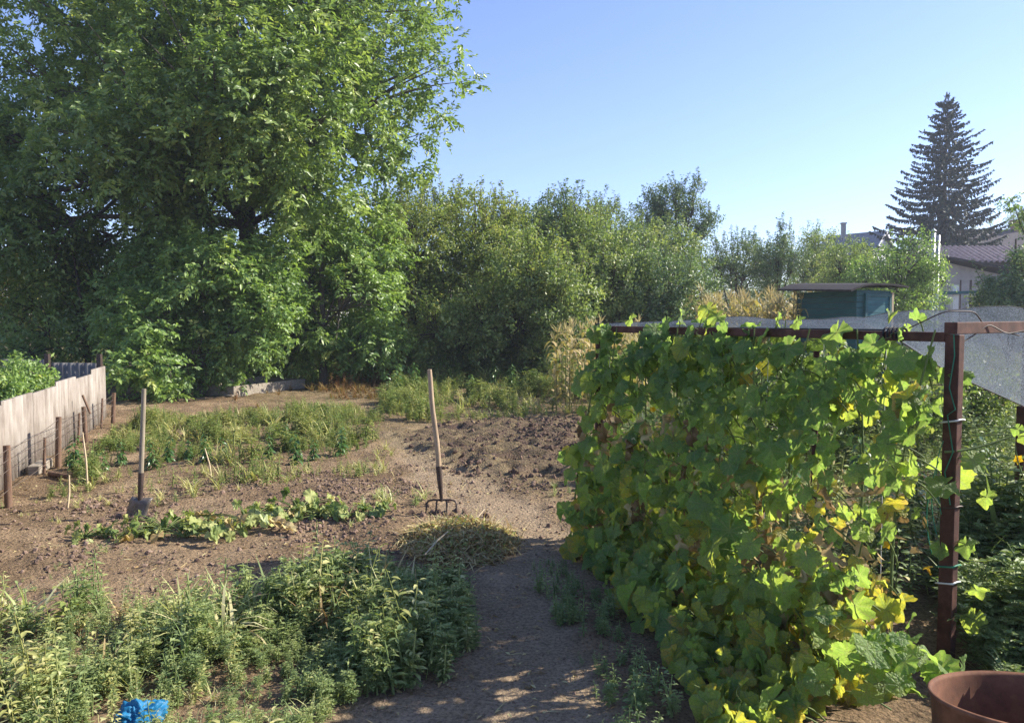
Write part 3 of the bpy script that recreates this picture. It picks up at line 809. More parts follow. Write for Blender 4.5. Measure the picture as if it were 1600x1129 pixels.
# spruce
def spruce():
    rng = np.random.default_rng(41)
    Y = 62.0; k = Y / FPX
    b = np.array([at(1470, 505, Y)[0], Y, 0]); H = at(1470, 148, Y)[2]
    root = thing('spruce_tree', 'tall dark spruce with tiered upswept branches standing above the roofs', 'spruce', b)
    tb, cb = MB(), MB()
    tube(tb, [b, b + [0, 0, H * .5], b + [0.05, 0, H * .97]], [.34, .2, .03], 8)
    z = 3.2
    while z < H - .35:
        f = (H - z) / (H - 3.2)                      # 1 at the bottom
        R = (7.0 * f ** .80 + .15)
        m = int(6 + 4 * f)
        a0 = rng.random() * 6.28
        for i in range(m):
            a = a0 + i * 6.283 / m + rng.normal(0, .16)
            r = R * (.50 + .38 * rng.random() ** .8 + .42 * vnoise(np.array([[z * .55, math.cos(a) * 1.6 + 9, math.sin(a) * 1.6 + 9]]), 1.0, 45)[0])
            d = np.array([math.cos(a), math.sin(a), 0])
            s = b + [0, 0, z + rng.normal(0, .12)]
            dr = -.16 * r * (.4 + f)
            e = s + d * r + np.array([0, 0, dr + r * .14 + .12])
            q = bez(s, s + d * r * .6 + np.array([0, 0, dr * 1.25]), e, 9)
            if i % 2 == 0: q[:, 2] += np.linspace(0, .28 * r * .35, 9)
            tube(tb, q, np.linspace(.05 * f + .015, .008, 9), 4, cap=False)
            n = int(34 + 110 * (r / 5))
            t = rng.random(n) ** .75
            P = q[(t * 8).astype(int)]; P = P + (q[np.minimum((t * 8).astype(int) + 1, 8)] - P) * ((t * 8) % 1)[:, None]
            side = np.cross(d, [0, 0, 1.0])
            sgn = rng.choice([-1, 1], n)
            hang = rng.random(n) < .55
            D = np.where(hang[:, None], d * .35 + side * (sgn * .35)[:, None] + np.array([0, 0, -1.0]), d * .8 + side * (sgn * .9)[:, None] + np.array([0, 0, -.05]))
            D = D + rng.normal(0, .2, (n, 3))
            L = (.28 + .38 * rng.random(n)) * (.55 + .55 * f) * (1.05 - .45 * t)
            put(cb, LEAF_SMALL, P, frames(D, rdir(rng, n)), L, L * .30 + .04, np.clip(rng.normal(.5, .2, n), 0, 1))
        z += .33 + .20 * f
    P = b + np.column_stack([rng.normal(0, .08, (60, 2)), H - 1.1 * rng.random(60)])
    put(cb, LEAF_SMALL, P, frames(rdir(rng, 60) * .6 + np.array([0, 0, .7]), rdir(rng, 60)), .35, .09, .5)
    tb.build('trunk', M['bark_dark'], root)
    cb.build('crown', M['spruce_needle'], root)
spruce()

# ------------------------------------------------------------------ houses and shed
def corrugated(mb, a, ux, uy, w, l, amp, pitch, thick=.02, tint=.5):
    """a wavy sheet: waves run across ux (width w), straight along uy (length l)"""
    ux, uy = unit(np.asarray(ux, float)), unit(np.asarray(uy, float)); nz = np.cross(ux, uy)
    n = max(4, int(w / pitch * 8)); t = np.linspace(0, w, n + 1)
    off = amp * np.sin(t / pitch * 2 * math.pi)
    V = []
    for s, k in ((0, 0), (l, 0), (0, -thick), (l, -thick)):
        V.append(np.asarray(a, float) + t[:, None] * ux + s * uy + (off + k)[:, None] * nz)
    V = np.concatenate(V); m = n + 1; k = np.arange(n)
    F = np.concatenate([np.column_stack([k, k + 1, k + 1 + m, k + m]), np.column_stack([k + 2 * m, k + 3 * m, k + 1 + 3 * m, k + 1 + 2 * m]),
                        np.column_stack([k, k + 2 * m, k + 1 + 2 * m, k + 1]), np.column_stack([k + m, k + 1 + m, k + 1 + 3 * m, k + 3 * m])])
    mb.add(V, F, np.tile([.5, 0, tint], (len(V), 1)))
    return mb

def gable_house(root, c, yaw, wid, dep, eave, rise, wall, roof, over=.3, corr=None):
    """gable end faces local -y; ridge along local y. returns local->world axes"""
    X = np.array([math.cos(yaw), math.sin(yaw), 0]); Yv = np.array([-math.sin(yaw), math.cos(yaw), 0]); Z = np.array([0, 0, 1.0])
    c = np.asarray(c, float)
    prism(MB_ := MB(), [(-wid / 2, 0), (wid / 2, 0), (wid / 2, eave), (0, eave + rise), (-wid / 2, eave)], c - Yv * dep / 2, X, Z, Yv, dep)
    MB_.build('wall', M[wall], root, smooth=False)
    rb = MB()
    sl = math.hypot(wid / 2, rise); k = over / (wid / 2)
    for s in (-1, 1):
        a = c + Z * (eave + rise + .06) - Yv * (dep / 2 + over)
        dn = X * s * (wid / 2) - Z * rise
        L = sl * (1 + k)
        if corr:
            o = a if s == -1 else a + Yv * (dep + 2 * over)
            corrugated(rb, o, Yv if s == -1 else -Yv, dn, dep + 2 * over, L, .03, corr, .03)
        else:
            n = unit(np.cross(Yv, dn)) * (1 if np.cross(Yv, dn)[2] > 0 else -1)
            box(rb, a + Yv * (dep / 2 + over) + unit(dn) * L / 2 + n * .05, (L, dep + 2 * over, .10), dn, n)
    rf = rb.build('roof', M[roof], root, smooth=False)
    return X, Yv, Z, rf

def windows(root, mat_frame, items, X, Z, nrm):
    for p, w, h in items:
        f = MB()
        for dx, dz, sw, sh in ((-w / 2, 0, .08, h), (w / 2, 0, .08, h), (0, -h / 2, w + .08, .08), (0, h / 2, w + .08, .08), (0, 0, .05, h - .08)):
            box(f, p + X * dx + Z * dz + nrm * .04, (sw, .10, sh), X, Z)
        fr = f.build('window', M[mat_frame], root, smooth=False)
        g = MB(); box(g, p + nrm * .012, (w - .08, .03, h - .08), X, Z); g.build('pane', M['glass_dark'], fr, smooth=False)

def white_house():
    Y = 76.0
    c = at(1334, 505, Y + 3); c[2] = 0
    root = thing('white_house', 'white gabled house with grey roof and slim chimney far behind the apricot tree', 'house', c)
    apex = at(1358, 361, Y)[2]
    X, Yv, Z, rf = gable_house(root, c, math.radians(38), 5.4, 5.6, apex - 2.7, 2.7, 'wall_white', 'roof_grey', .35)
    windows(root, 'wall_grey', [(c - Yv * 2.8 + Z * (apex - 3.6), 1.1, 1.2), (c - Yv * 2.8 + Z * 3.2 - X * 1.3, 1.1, 1.3), (c - Yv * 2.8 + Z * 3.2 + X * 1.3, 1.1, 1.3)], X, Z, -Yv)
    t = MB(); fb = c - Yv * 3.18 + Z * (apex + .04)
    for s in (-1, 1): beam(t, fb, fb + X * s * 3.0 - Z * 3.0, .06, .25, Z)
    t.build('bargeboard', M['wall_white'], root, smooth=False)
    ch = MB(); p = c + Yv * 1.0 + Z * (apex + .3) - X * .6
    box(ch, p, (.38, .38, 1.7)); box(ch, p + Z * .9, (.52, .52, .12)); ch.build('chimney', M['wall_grey'], rf, smooth=False)
white_house()

def block_house():
    Y = 45.0
    k = Y / FPX
    c = at(1560, 505, Y + 3.5); c[2] = 0
    root = thing('block_house', 'grey block outbuilding with corrugated slate roof and a lower lean-to at the right edge', 'house', c)
    zr, ze = at(0, 376, Y)[2], at(0, 402, Y)[2]
    x0, x1 = at(1478, 400, Y)[0], at(1650, 400, Y)[0]
    # main body: ridge along x, seen from its eave side
    w = MB(); prism(w, [(-2.2, 0), (2.2, 0), (2.2, ze - .1), (0, zr - .12), (-2.2, ze - .1)], (x0 + .25, Y + 3.2, 0), (0, 1, 0), (0, 0, 1), (1, 0, 0), x1 - x0); w.build('wall', M['wall_dark'], root, smooth=False)
    r = MB()
    up = np.array([0, 2.6, (zr - ze) * 1.18])
    corrugated(r, (x0 - .1, Y + 3.2 - 2.6, zr - up[2]), (1, 0, 0), up, x1 - x0 + .5, np.linalg.norm(up), .07, .34, .03)
    corrugated(r, (x1 + .4, Y + 3.2 + 2.6, zr - up[2]), (-1, 0, 0), up * [1, -1, 1], x1 - x0 + .5, np.linalg.norm(up), .07, .34, .03)
    r.build('roof', M['roof_slate'], root, smooth=False)
    # lean-to in front with its own sloping roof
    Yl = Y - 2.0
    a, b = at(1476, 403, Yl), at(1596, 425, Yl)
    lw = MB(); xl = at(1484, 450, Yl)[0]
    prism(lw, [(0, 0), (b[0] + 3 - xl, 0), (b[0] + 3 - xl, b[2] - 1.0), (0, a[2] - .22)], (xl, Yl + .35, 0), (1, 0, 0), (0, 0, 1), (0, 1, 0), 2.2); lw.build('lean_to_wall', M['wall_grey'], root, smooth=False)
    sl = MB(); d = unit(b - a); ctr = (a + b) / 2 + d * .8
    box(sl, ctr + [0, 1.2, 0], (np.linalg.norm(b - a) + 1.7, 3.1, .14), d, (0, 0, 1)); sl.build('lean_to_roof', M['roof_felt'], root, smooth=False)
    dr = MB(); p = at(1477, 437, Yl + .6)
    box(dr, (p[0] - .1, Yl + .7, p[2]), (.7, .5, .45)); dr.build('dark_opening', M['black_rubber'], root, smooth=False)  # black block: the shade inside the wall opening put into its colour
    windows(root, 'wall_white', [(np.array([at(1530, 450, Yl)[0], Yl + .33, 2.4]), .9, .9)], np.array([1., 0, 0]), np.array([0, 0, 1.]), np.array([0, -1., 0]))
block_house()

def dark_house():
    Y = 64.0
    c = at(1600, 505, Y + 4); c[2] = 0
    root = thing('dark_roof_house', 'house with a broad dark tiled roof behind the spruce and the slate roof', 'house', c)
    apex = at(0, 352, Y)[2]
    X, Yv, Z, rf = gable_house(root, c, math.radians(90), 8.0, 13.0, apex - 3.1, 3.1, 'wall_grey', 'roof_dark', .5)
    ch = MB(); p = c + np.array([-1.0, 0, apex + .2]); box(ch, p, (.6, .6, 1.3)); box(ch, p + [0, 0, .7], (.75, .75, .12)); ch.build('chimney', M['brick'], rf, smooth=False)
dark_house()

def flue_pipes():
    Y = 42.0
    p = at(1458, 505, Y); p[2] = 0
    zt = at(0, 364, Y)[2]
    root = thing('flue_pipe', 'pair of shiny metal flue pipes standing left of the slate roof', 'chimney pipe', p)
    for dx, h in ((-.10, zt), (.14, zt - .12)):
        m = MB(); lathe(m, [(.10, 0), (.10, h), (.085, h), (.085, h - .3)], p + [dx, 0, 0], 12); m.build('pipe', M['zinc'], root)
    m = MB(); lathe(m, [(.16, zt + .10), (.0, zt + .26)], p + [-.10, 0, 0], 12); box(m, p + [-.10, 0, zt + .07], (.02, .02, .2)); m.build('cowl', M['zinc'], root)
    for z in (2.0, zt * .6, zt - .5):
        b = MB(); box(b, p + [.02, 0, z], (.50, .23, .05)); b.build('bracket', M['iron'], root, smooth=False)
flue_pipes()

def pole_rack():
    Y = 36.0
    a, b = at(1478, 458, Y), at(1535, 455, Y)
    root = thing('pole_rack', 'white posts carrying a teal rail in front of the grey lean-to wall', 'post rail', (a[0], Y, 0))
    for px, w in ((1496, .26), (1505, .05), (1521, .07)):
        q = at(px, 445 if w > .2 else 437, Y); m = MB(); box(m, (q[0], Y + .2, q[2] / 2), (w, w if w < .2 else .2, q[2]))
        m.build('post', M['wall_white' if w > .2 else 'iron'], root, smooth=False)
    m = MB(); beam(m, (a[0] - .3, Y, a[2]), (b[0] + 1.2, Y, b[2]), .12, .14); m.build('rail', M['teal_paint'], root, smooth=False)
pole_rack()

def teal_shed():
    Y = 20.0
    root_p = at(1366, 505, Y); root_p[2] = 0
    root = thing('garden_shed', 'small teal painted garden shed with a dark overhanging roof beyond the shade net', 'shed', root_p)
    yaw = math.radians(24)
    X = np.array([math.cos(yaw), math.sin(yaw), 0]); N = np.array([math.sin(yaw), -math.cos(yaw), 0]); Z = np.array([0, 0, 1.0])
    W, D, H = 1.22, 2.0, at(0, 453, Y)[2]
    c = root_p + np.array([0, .1, 0])
    # board walls, each board a small step
    wb = MB(); nb = 16; hb = H / nb
    for i in range(nb):
        z = hb * (i + .5)
        box(wb, c + Z * z, (W, .045 + .006 * (i % 3), hb - .012), X, Z, tint=.3 + .4 * ((i * 7) % 5) / 5)
        for s in (-1, 1): box(wb, c - N * D / 2 + X * s * (W / 2 - .03) + Z * z, (D - .06, .045 + .006 * (i % 3), hb - .012), N, Z)
        box(wb, c - N * D + Z * z, (W, .045, hb - .012), X, Z)
    wb.build('wall', M['teal_paint'], root, smooth=False)
    inn = MB(); box(inn, c - N * D / 2 + Z * H / 2, (W - .12, D - .12, H - .02), X, Z); inn.build('lining', M['wall_dark'], root, smooth=False)
    # planked door at the right
    dw, dh = .80, H - .16
    dc = c + X * (W / 2 - dw / 2 - .10) + N * .045
    db = MB()
    for i in range(11):
        h = dh / 11
        box(db, dc + Z * (h * (i + .5)), (dw, .035 + .005 * (i % 2), h - .010), X, Z)
    d = db.build('door', M['teal_board'], root, smooth=False)
    fb = MB()
    for s in (-1, 1): box(fb, dc + X * s * (dw / 2 + .035) + Z * dh / 2 + N * .012, (.07, .07, dh), X, Z)
    box(fb, dc + Z * (dh + .035) + N * .012, (dw + .14, .07, .07), X, Z)
    fb.build('door_frame', M['teal_paint'], root, smooth=False)
    hb_ = MB(); box(hb_, dc - X * (dw / 2 - .07) + Z * 1.1 + N * .035, (.03, .05, .14), X, Z); hb_.build('handle', M['iron'], d, smooth=False)
    cp = MB(); box(cp, c + X * (W / 2 + .045) + Z * H / 2 + N * .02, (.07, .09, H - .1), X, Z); cp.build('corner_post', M['pale_wood'], root, smooth=False)
    # felt roof, humped a little and sagging at the left
    n = 14; t = np.linspace(-.82, .70, n)
    zt = H + .10 + .09 * (1 - ((t - .05) / .8) ** 2) + np.where(t < -.45, (t + .45) * .22, 0)
    V, F = [], []
    for ti, zi in zip(t, zt):
        for dn, dz in ((.30, -.02), (-D - .25, .10)):
            for th in (0, -.05):
                V.append(c + X * ti * W * 1.12 + N * dn + Z * (zi + dz + th))
    for i in range(n - 1):
        a = i * 4; e = a + 4
        F += [(a, e, e + 2, a + 2), (a + 1, a + 3, e + 3, e + 1), (a, a + 1, e + 1, e), (a + 2, e + 2, e + 3, a + 3)]
    F += [(0, 2, 3, 1), (n * 4 - 4, n * 4 - 3, n * 4 - 1, n * 4 - 2)]
    rb = MB(); rb.add(V, F); rb.build('roof', M['roof_felt'], root, smooth=False)
teal_shed()

# ------------------------------------------------------------------ fences on the left
FA, FB = np.array([-4.10, 4.55]), np.array([-6.95, 13.1])
def white_fence():
    root = thing('corrugated_fence', 'low white corrugated slate fence running along the left side of the garden', 'fence', (FA[0], FA[1], 0))
    d = unit(np.append(FB - FA, 0)); L = np.linalg.norm(FB - FA); n = 8; w = L / n
    rng = np.random.default_rng(3)
    for i in range(n):
        a = np.append(FA, 0) + d * w * i
        top = .80 + .12 * i / n + (.020 if i % 2 else -.008) + rng.normal(0, .012)
        m = MB(); corrugated(m, a + np.array([-.012 * (i % 2), 0, -.05]), d, (0, 0, 1), w - .003, top + .05, .020, .13, .012)
        m.build('sheet', M['slate_white'], root)
    nrm = np.array([-d[1], d[0], 0])
    b = MB(); beam(b, np.append(FA, .62) + nrm * .07, np.append(FB, .72) + nrm * .07, .05, .08); b.build('rail', M['grey_wood'], root, smooth=False)
    for i in (0, 3, 6, 8):
        p = np.append(FA, 0) + d * w * i + nrm * .12
        m = MB(); box(m, p + [0, 0, .38], (.07, .07, .9)); m.build('post', M['post_wood'], root, smooth=False)
white_fence()

def grey_fence():
    a, b = np.array([-7.05, 13.2]), np.array([-13.0, 14.2])
    root = thing('slate_fence', 'grey slate sheet fence in deep shade under the walnut, beyond the white fence', 'fence', (a[0], a[1], 0))
    d = unit(np.append(b - a, 0)); L = np.linalg.norm(b - a); n = 6; w = L / n
    for i in range(n):
        m = MB(); corrugated(m, np.append(a, -.05) + d * w * i + [0, .012 * (i % 2), 0], d, (0, 0, 1), w - .004, 1.02 + .05 * (i % 2), .02, .16, .012)
        m.build('sheet', M['slate_grey'], root)
    for i in range(n + 1):
        p = np.append(a, 0) + d * w * i; m = MB(); box(m, p + [0, -.06 - .03, .55], (.07, .07, 1.15)); m.build('post', M['iron'], root, smooth=False)
grey_fence()

def wire_fence():
    pts = [(5, 6.9, .56), (85, 8.7, .58), (130, 10.8, .50), (173, 12.4, .50)]
    P = []
    for px, Y, h in pts:
        p = np.array([(px - 800) / FPX * Y, Y, 0]); p[2] = zs(p[None])[0]; P.append((p, h))
    P.insert(0, (P[0][0] * [1, 1, 1] - (P[1][0] - P[0][0]), .56))
    root = thing('wire_fence', 'sagging wire mesh on short brown wooden posts in front of the white fence', 'fence', P[0][0])
    rng = np.random.default_rng(5)
    for p, h in P:
        m = MB(); lean = rng.normal(0, .02, 2)
        tube(m, [p - [0, 0, .1], p + [lean[0] * .5, lean[1] * .5, h * .5], p + [lean[0], lean[1], h]], [.034, .032, .030], 9); m.build('post', M['post_wood'], root)
    wm = MB()
    for (p, h), (q, g) in zip(P[:-1], P[1:]):
        for k, sag in ((.62, .03), (.78, .02), (.95, .03), (.30, .02)):
            a, b = p + [.03, -.03, h * k], q + [.03, -.03, g * k]
            tube(wm, bez(a, (a + b) / 2 - [0, 0, 2 * sag], b, 9), .0035, 4, cap=False)
        n = int(np.linalg.norm(q - p) / .11)
        for i in range(n):
            for s in (-1, 1):
                t0, t1 = i / n, np.clip((i + s * 3) / n, 0, 1)
                a = p + (q - p) * t0 + [.03, -.03, h * .42]; b = p + (q - p) * t1 + [.03, -.03, h * .93]
                tube(wm, [a, b], .0007, 3, cap=False)
    wm.build('wire_mesh', M['wire'], root)
    for px, py0, py1, Y in ((70, 683, 727, 8.3), (124, 645, 690, 10.4), (160, 622, 668, 12.0)):
        a, b = at(px, py0, Y), at(px - 2, py1, Y); b[2] = -.03
        m = MB(); tube(m, [b, a], [.017, .014], 6); m.build('stake', M['post_wood'], root)
wire_fence()

a, b = at(129, 617, 10.7), at(141, 646, 10.75)
m = MB(); tube(m, [a, b], [.016, .014], 6); tag(m.build('stick', M['post_wood'], origin=b), 'short stick leaning on the wire between two brown fence posts', 'stick')
for k, (x0, y0, x1, y1, lab) in enumerate([(129, 675, 137, 765, 'tall thin dry straw stalk standing among weeds near the fence'), (108, 742, 105, 793, 'short pale peg standing in the bed left of the shovel'),
                                         (320, 700, 331, 748, 'thin pale dry stalk in the weeds right of the shovel')]):
    b = gr(x1, y1); a = at(x0, y0, b[1]); m = MB(); tube(m, [b - [0, 0, .03], (a + b) / 2 + [.01, 0, 0], a], [.010, .009, .006], 5)
    tag(m.build('dry_stalk', M['pale_wood'], origin=b), lab, 'stalk')
b = gr(60, 742); m = MB()
rk = np.random.default_rng(8)
beam(m, gr(52, 742) + [0, 0, .05], gr(74, 730) + [0, 0, .06], .12, .10); tag(m.build('timber_block', M['grey_wood'], smooth=False, bevel=.01, origin=b), 'weathered timber block lying at the foot of the white fence', 'timber')
a0, b0 = gr(78, 744), gr(108, 748); m = MB(); tube(m, [a0 + [0, 0, .03], b0 + [0, 0, .025]], [.03, .025], 7)
tag(m.build('branch_piece', M['post_wood'], origin=a0), 'brown branch piece lying on the soil by the fence', 'stick')

# plank frame under the walnut bush
def plank_frame():
    a, b = gr(364, 620), gr(476, 606)
    root = thing('plank_frame', 'old grey plank bed frame lying at the edge of the walnut bushes', 'bed frame', a)
    d = unit(b - a); n = np.array([-d[1], d[0], 0])
    L = np.linalg.norm(b - a); H = .24
    for k, (s, h) in enumerate(((0, H), (1.1, H + .06))):
        m = MB(); beam(m, a + n * s + [0, 0, h / 2], b + n * s + [0, 0, h / 2], .05, h)
        m.build('side_board', M['grey_wood'], root, smooth=False, bevel=.006)
    for p in (a + d * .03, b - d * .03):
        m = MB(); beam(m, p + n * .03 + [0, 0, H / 2], p + n * 1.07 + [0, 0, H / 2], .05, H - .01); m.build('end_board', M['grey_wood'], root, smooth=False, bevel=.006)
    m = MB(); beam(m, a + [-.05, -.10, .035], b + [-.4, -.16, .03], .14, .03); m.build('loose_plank', M['grey_wood'], root, smooth=False, bevel=.005)
plank_frame()

# ------------------------------------------------------------------ tools
def pitchfork():
    base = gr(691, 803); Y = base[1]
    root = thing('pitchfork', 'pitchfork with a long pale wooden handle stuck upright in the soil', 'pitchfork', base)
    top = at(671, 577, Y - .02); head = at(690, 781, Y)
    d = unit(top - head)
    m = MB(); s = head + d * .14
    q = np.array([s + (top - s) * t for t in np.linspace(0, 1, 9)]); q[1:-1, 0] += .006 * np.sin(np.linspace(0, 6, 7))
    tube(m, q, np.array([.020, .022, .0225, .0225, .022, .022, .021, .021, .019]), 12); m.build('handle', M['handle_wood'], root)
    m = MB(); tube(m, [head + d * -.01, head + d * .05, head + d * .16, head + d * .30], [.013, .016, .0235, .0245], 12); m.build('ferrule', M['iron'], root)
    for k, (dx, tipx) in enumerate(((-.115, -.135), (-.04, -.045), (.04, .05), (.115, .14))):
        m = MB(); h = head; sh = h + np.array([dx, .0, -.005])
        tip = h + np.array([tipx, -.03, -.21 if k % 2 else -.20])
        tube(m, [h, h + np.array([dx * .6, 0, .004]), sh, sh + np.array([dx * .12, 0, -.03]), (sh + tip) / 2 + np.array([dx * .06, -.035, 0]), tip], [.009, .009, .0085, .008, .007, .004], 7)
        m.build('tine', M['iron'], root)
pitchfork()

def shovel():
    base = gr(216, 806); Y = base[1]
    root = thing('shovel', 'shovel with a weathered wooden handle, its blade sunk in the soil among drooping plants', 'shovel', base)
    top = at(225, 607, Y + .05); neck = at(219, 782, Y)
    d = unit(top - neck)
    m = MB(); q = np.array([neck + (top - neck) * t for t in np.linspace(.06, 1, 8)]); tube(m, q, [.019, .020, .0205, .0205, .020, .020, .019, .018], 12); m.build('handle', M['handle_grey'], root)
    m = MB(); tube(m, [neck - d * .06, neck + d * .02, neck + d * .16, neck + d * .24], [.016, .021, .0225, .023], 12); m.build('socket', M['iron'], root)
    # dished blade with rolled shoulders
    n, k = 12, 9; V = []
    dn = unit(-d + np.array([-.22, -.10, 0])); side = unit(np.array([1.0, -.25, 0])); nr = np.cross(side, dn)
    for i in range(n):
        t = i / (n - 1); w = .105 * (1 - .08 * t) * (1 if t < .7 else math.sqrt(max(0, 1 - ((t - .7) / .31) ** 2)))
        for j in range(k):
            s = j / (k - 1) * 2 - 1
            V.append(neck + np.array([0, 0, .02]) + dn * (.30 * t - .015 * abs(s) * (1 - t)) + side * s * w + nr * (.028 * (s * s - .6) + (.02 if i == 0 else 0)))
    V = np.array(V); F = [(i * k + j, i * k + j + 1, (i + 1) * k + j + 1, (i + 1) * k + j) for i in range(n - 1) for j in range(k - 1)]
    m = MB(); m.add(V, F); bl = m.build('blade', M['blade_steel'], root)
    sm = bl.modifiers.new('solid', 'SOLIDIFY'); sm.thickness = .003
shovel()

# ------------------------------------------------------------------ trellis, net, barrel
TB, TA = np.array([.66, 5.80, 0]), np.array([2.075, 3.60, 0])
TH = 1.597
TC = np.array([4.4, 5.1, 0]); TQ = np.array([3.34, 5.0, 0])
TD = unit(TA - TB); TN = np.array([TD[1], -TD[0], 0])     # TN: side facing the path
if TN[0] > 0: TN = -TN
def trellis():
    root = thing('trellis_frame', 'rusty steel trellis frame carrying the cucumber vine and the shade net', 'trellis', TA)
    m = MB(); box(m, TA + [0, 0, TH / 2 - .05], (.066, .05, TH + .1), TD); m.build('post', M['rust'], root, smooth=False, bevel=.004)
    m = MB(); tube(m, [TB - [0, 0, .1], TB + [0, 0, TH - .01]], .031, 10); m.build('post', M['rust'], root)
    m = MB(); box(m, TC + [0, 0, TH / 2], (.06, .06, TH + .1), TD); m.build('post', M['rust'], root, smooth=False, bevel=.004)
    m = MB(); box(m, TQ + [0, 0, .53], (.055, .055, 1.16), TD); m.build('post', M['rust'], root, smooth=False, bevel=.004)
    m = MB(); beam(m, TB + TD * -.04 + [0, 0, TH + .012], TA - TD * .034 + [0, 0, TH - .012], .05, .046); m.build('top_bar', M['rust'], root, smooth=False, bevel=.003)
    m = MB(); e = unit(TC - TA); beam(m, TA - e * .04 + [0, 0, TH + .030], TC + e * .1 + [0, 0, TH + .055], .06, .056); m.build('top_bar', M['rust'], root, smooth=False, bevel=.003)
    m = MB(); lathe(m, [(.0, .034), (.034, .03), (.044, .012), (.042, -.012), (.036, -.025)], TB + [0, 0, TH + .02], 12); m.build('cap', M['black_rubber'], root)
    # twine and wire wound round the near post
    rng = np.random.default_rng(12)
    for z, nm, mt in ((1.19, 'white_tie', 'twine_white'), (.42, 'white_tie', 'twine_white'), (.78, 'wire_tie', 'iron'), (.50, 'green_twine', 'twine_green')):
        m = MB(); a = np.linspace(0, 2 * math.pi, 17)
        sq = np.column_stack([np.clip(np.cos(a) * 1.5, -1, 1) * .040, np.clip(np.sin(a) * 1.5, -1, 1) * .032, .012 * np.cos(a)])
        tube(m, TA + [0, 0, z] + sq[:, :1] * TD + sq[:, 1:2] * TN + sq[:, 2:] * [0, 0, 1], .0045, 5, cap=False); m.build(nm, M[mt], root)
    m = MB(); f = TN * .036
    P = [TA + f + TD * .01 + [0, 0, z] + TD * w for z, w in ((TH + .06, .0), (1.5, .01), (1.35, -.01), (1.25, .02), (1.22, -.015), (1.05, .015), (.95, -.02), (.8, .01))]
    tube(m, np.array(P), .003, 4)
    for k in range(3):
        p0 = TA + f - TD * (.02 + .02 * k) + [0, 0, TH - .5 - .1 * k]; tube(m, bez(p0, p0 - TD * .06 + [0, 0, -.15], p0 + [0, 0, -.35], 8), .0025, 4)
    m.build('green_twine', M['twine_green'], root)
    m = MB()
    A = TA + [0, 0, TH + .06]
    for q in ([A - TD * .22 + [0, 0, -.03], A + [-.05, 0, .05], A + [.12, .05, .05], A + [.2, .1, -.02], A + [.5, .3, -.07]], [A + [0, 0, -.12], A + [.13, .06, -.06], A + [.22, .1, -.01], A + [.34, .15, -.06], A + [.52, .2, -.03]]):
        q = np.array(q); t = np.linspace(0, len(q) - 1, 22); P = np.column_stack([np.interp(t, np.arange(len(q)), q[:, i]) for i in range(3)])
        P[1:-1] = (P[:-2] + P[1:-1] * 2 + P[2:]) / 4; tube(m, P, .0035, 5)
    m.build('tie_wire', M['wire'], root)
    m = MB(); c = TB + TD * 2.28 + [0, 0, TH]
    for k in range(5):
        a = np.linspace(0, 2 * math.pi, 13); o = c + TD * (.022 * k)
        tube(m, o + np.cos(a)[:, None] * TN * .033 + np.sin(a)[:, None] * np.array([0, 0, .031]), .006, 4, cap=False)
    m.build('net_lashing', M['black_rubber'], root)
    # strings stretched down for the vine
    for i in range(7):
        s = .12 + i * .36; m = MB(); p = TB + TD * s
        tube(m, [p + [0, 0, .02], p + rng.normal(0, .01, 3) + [0, 0, .8], p + [0, 0, TH]], .002, 4); m.build('string', M['twine_white'], root)
trellis()

def shade_net():
    front = [(TB + [0, 0, TH + .030]), TB + TD * 1.3 + [0, 0, TH + .028], TB + TD * 2.26 + [0, 0, TH + .024], np.array([2.50, 4.40, 1.375]), np.array([3.34, 5.0, 1.115]), np.array([4.9, 5.9, .55])]
    back = [TB + [0.02, 0.06, TH + .05], np.array([1.55, 5.95, 1.680]), np.array([2.42, 6.1, 1.70]), np.array([3.4, 6.3, 1.735]), np.array([4.35, 6.5, 1.785]), np.array([7.0, 7.1, 1.95])]
    fu = [0, .25, .45, .60, .78, 1.0]; bu = [0, .22, .42, .58, .78, 1.0]
    nu, nv = 110, 60
    u = np.linspace(0, 1, nu); v = np.linspace(0, 1, nv)
    Fp = np.column_stack([np.interp(u, fu, np.array(front)[:, i]) for i in range(3)]); Bp = np.column_stack([np.interp(u, bu, np.array(back)[:, i]) for i in range(3)])
    V = Fp[:, None] * (1 - v)[None, :, None] + Bp[:, None] * v[None, :, None]
    L = np.linalg.norm(Fp - Bp, axis=1)
    sag = (4 * v * (1 - v))[None, :] * (.045 * np.minimum(L, 4.0) * sstep(.35, .7, u) + .004)[:, None]
    V[:, :, 2] -= sag
    w = (vnoise(V.reshape(-1, 3)[:, :2], 1.8, 31) - .5).reshape(nu, nv) * .07 + (vnoise(V.reshape(-1, 3)[:, :2], 6, 32) - .5).reshape(nu, nv) * .02
    V[:, :, 2] += w * np.minimum(1, 4 * v)[None, :] * np.minimum(1, 4 * u)[:, None]
    i, j = np.meshgrid(np.arange(nu - 1), np.arange(nv - 1), indexing='ij'); a = (i * nv + j).ravel()
    m = MB(); m.add(V.reshape(-1, 3), np.column_stack([a, a + nv, a + nv + 1, a + 1]))
    root = thing('shade_net', 'grey translucent shade net stretched over the trellis and sagging to the right', 'shade net', front[0])
    m.build('netting', M['shade_net'], root)
    h = MB(); tube(h, V[:, 0] + [0, 0, -.004], .004, 6); tube(h, V[:, -1], .004, 6); h.build('hem', M['black_rubber'], root)
    for p in (np.array([2.42, 6.1, 0]), np.array([4.35, 6.5, 0])):
        zt = 1.68 if p[0] < 4 else 1.79
        o = MB(); tube(o, [p - [0, 0, .05], p + [0, 0, zt]], .025, 8)
        tag(o.build('net_pole', M['rust'], origin=p), 'thin pole holding up the far edge of the shade net, ' + ('nearer the shed' if p[0] < 4 else 'farther right'), 'pole', 'poles under the shade net')
shade_net()

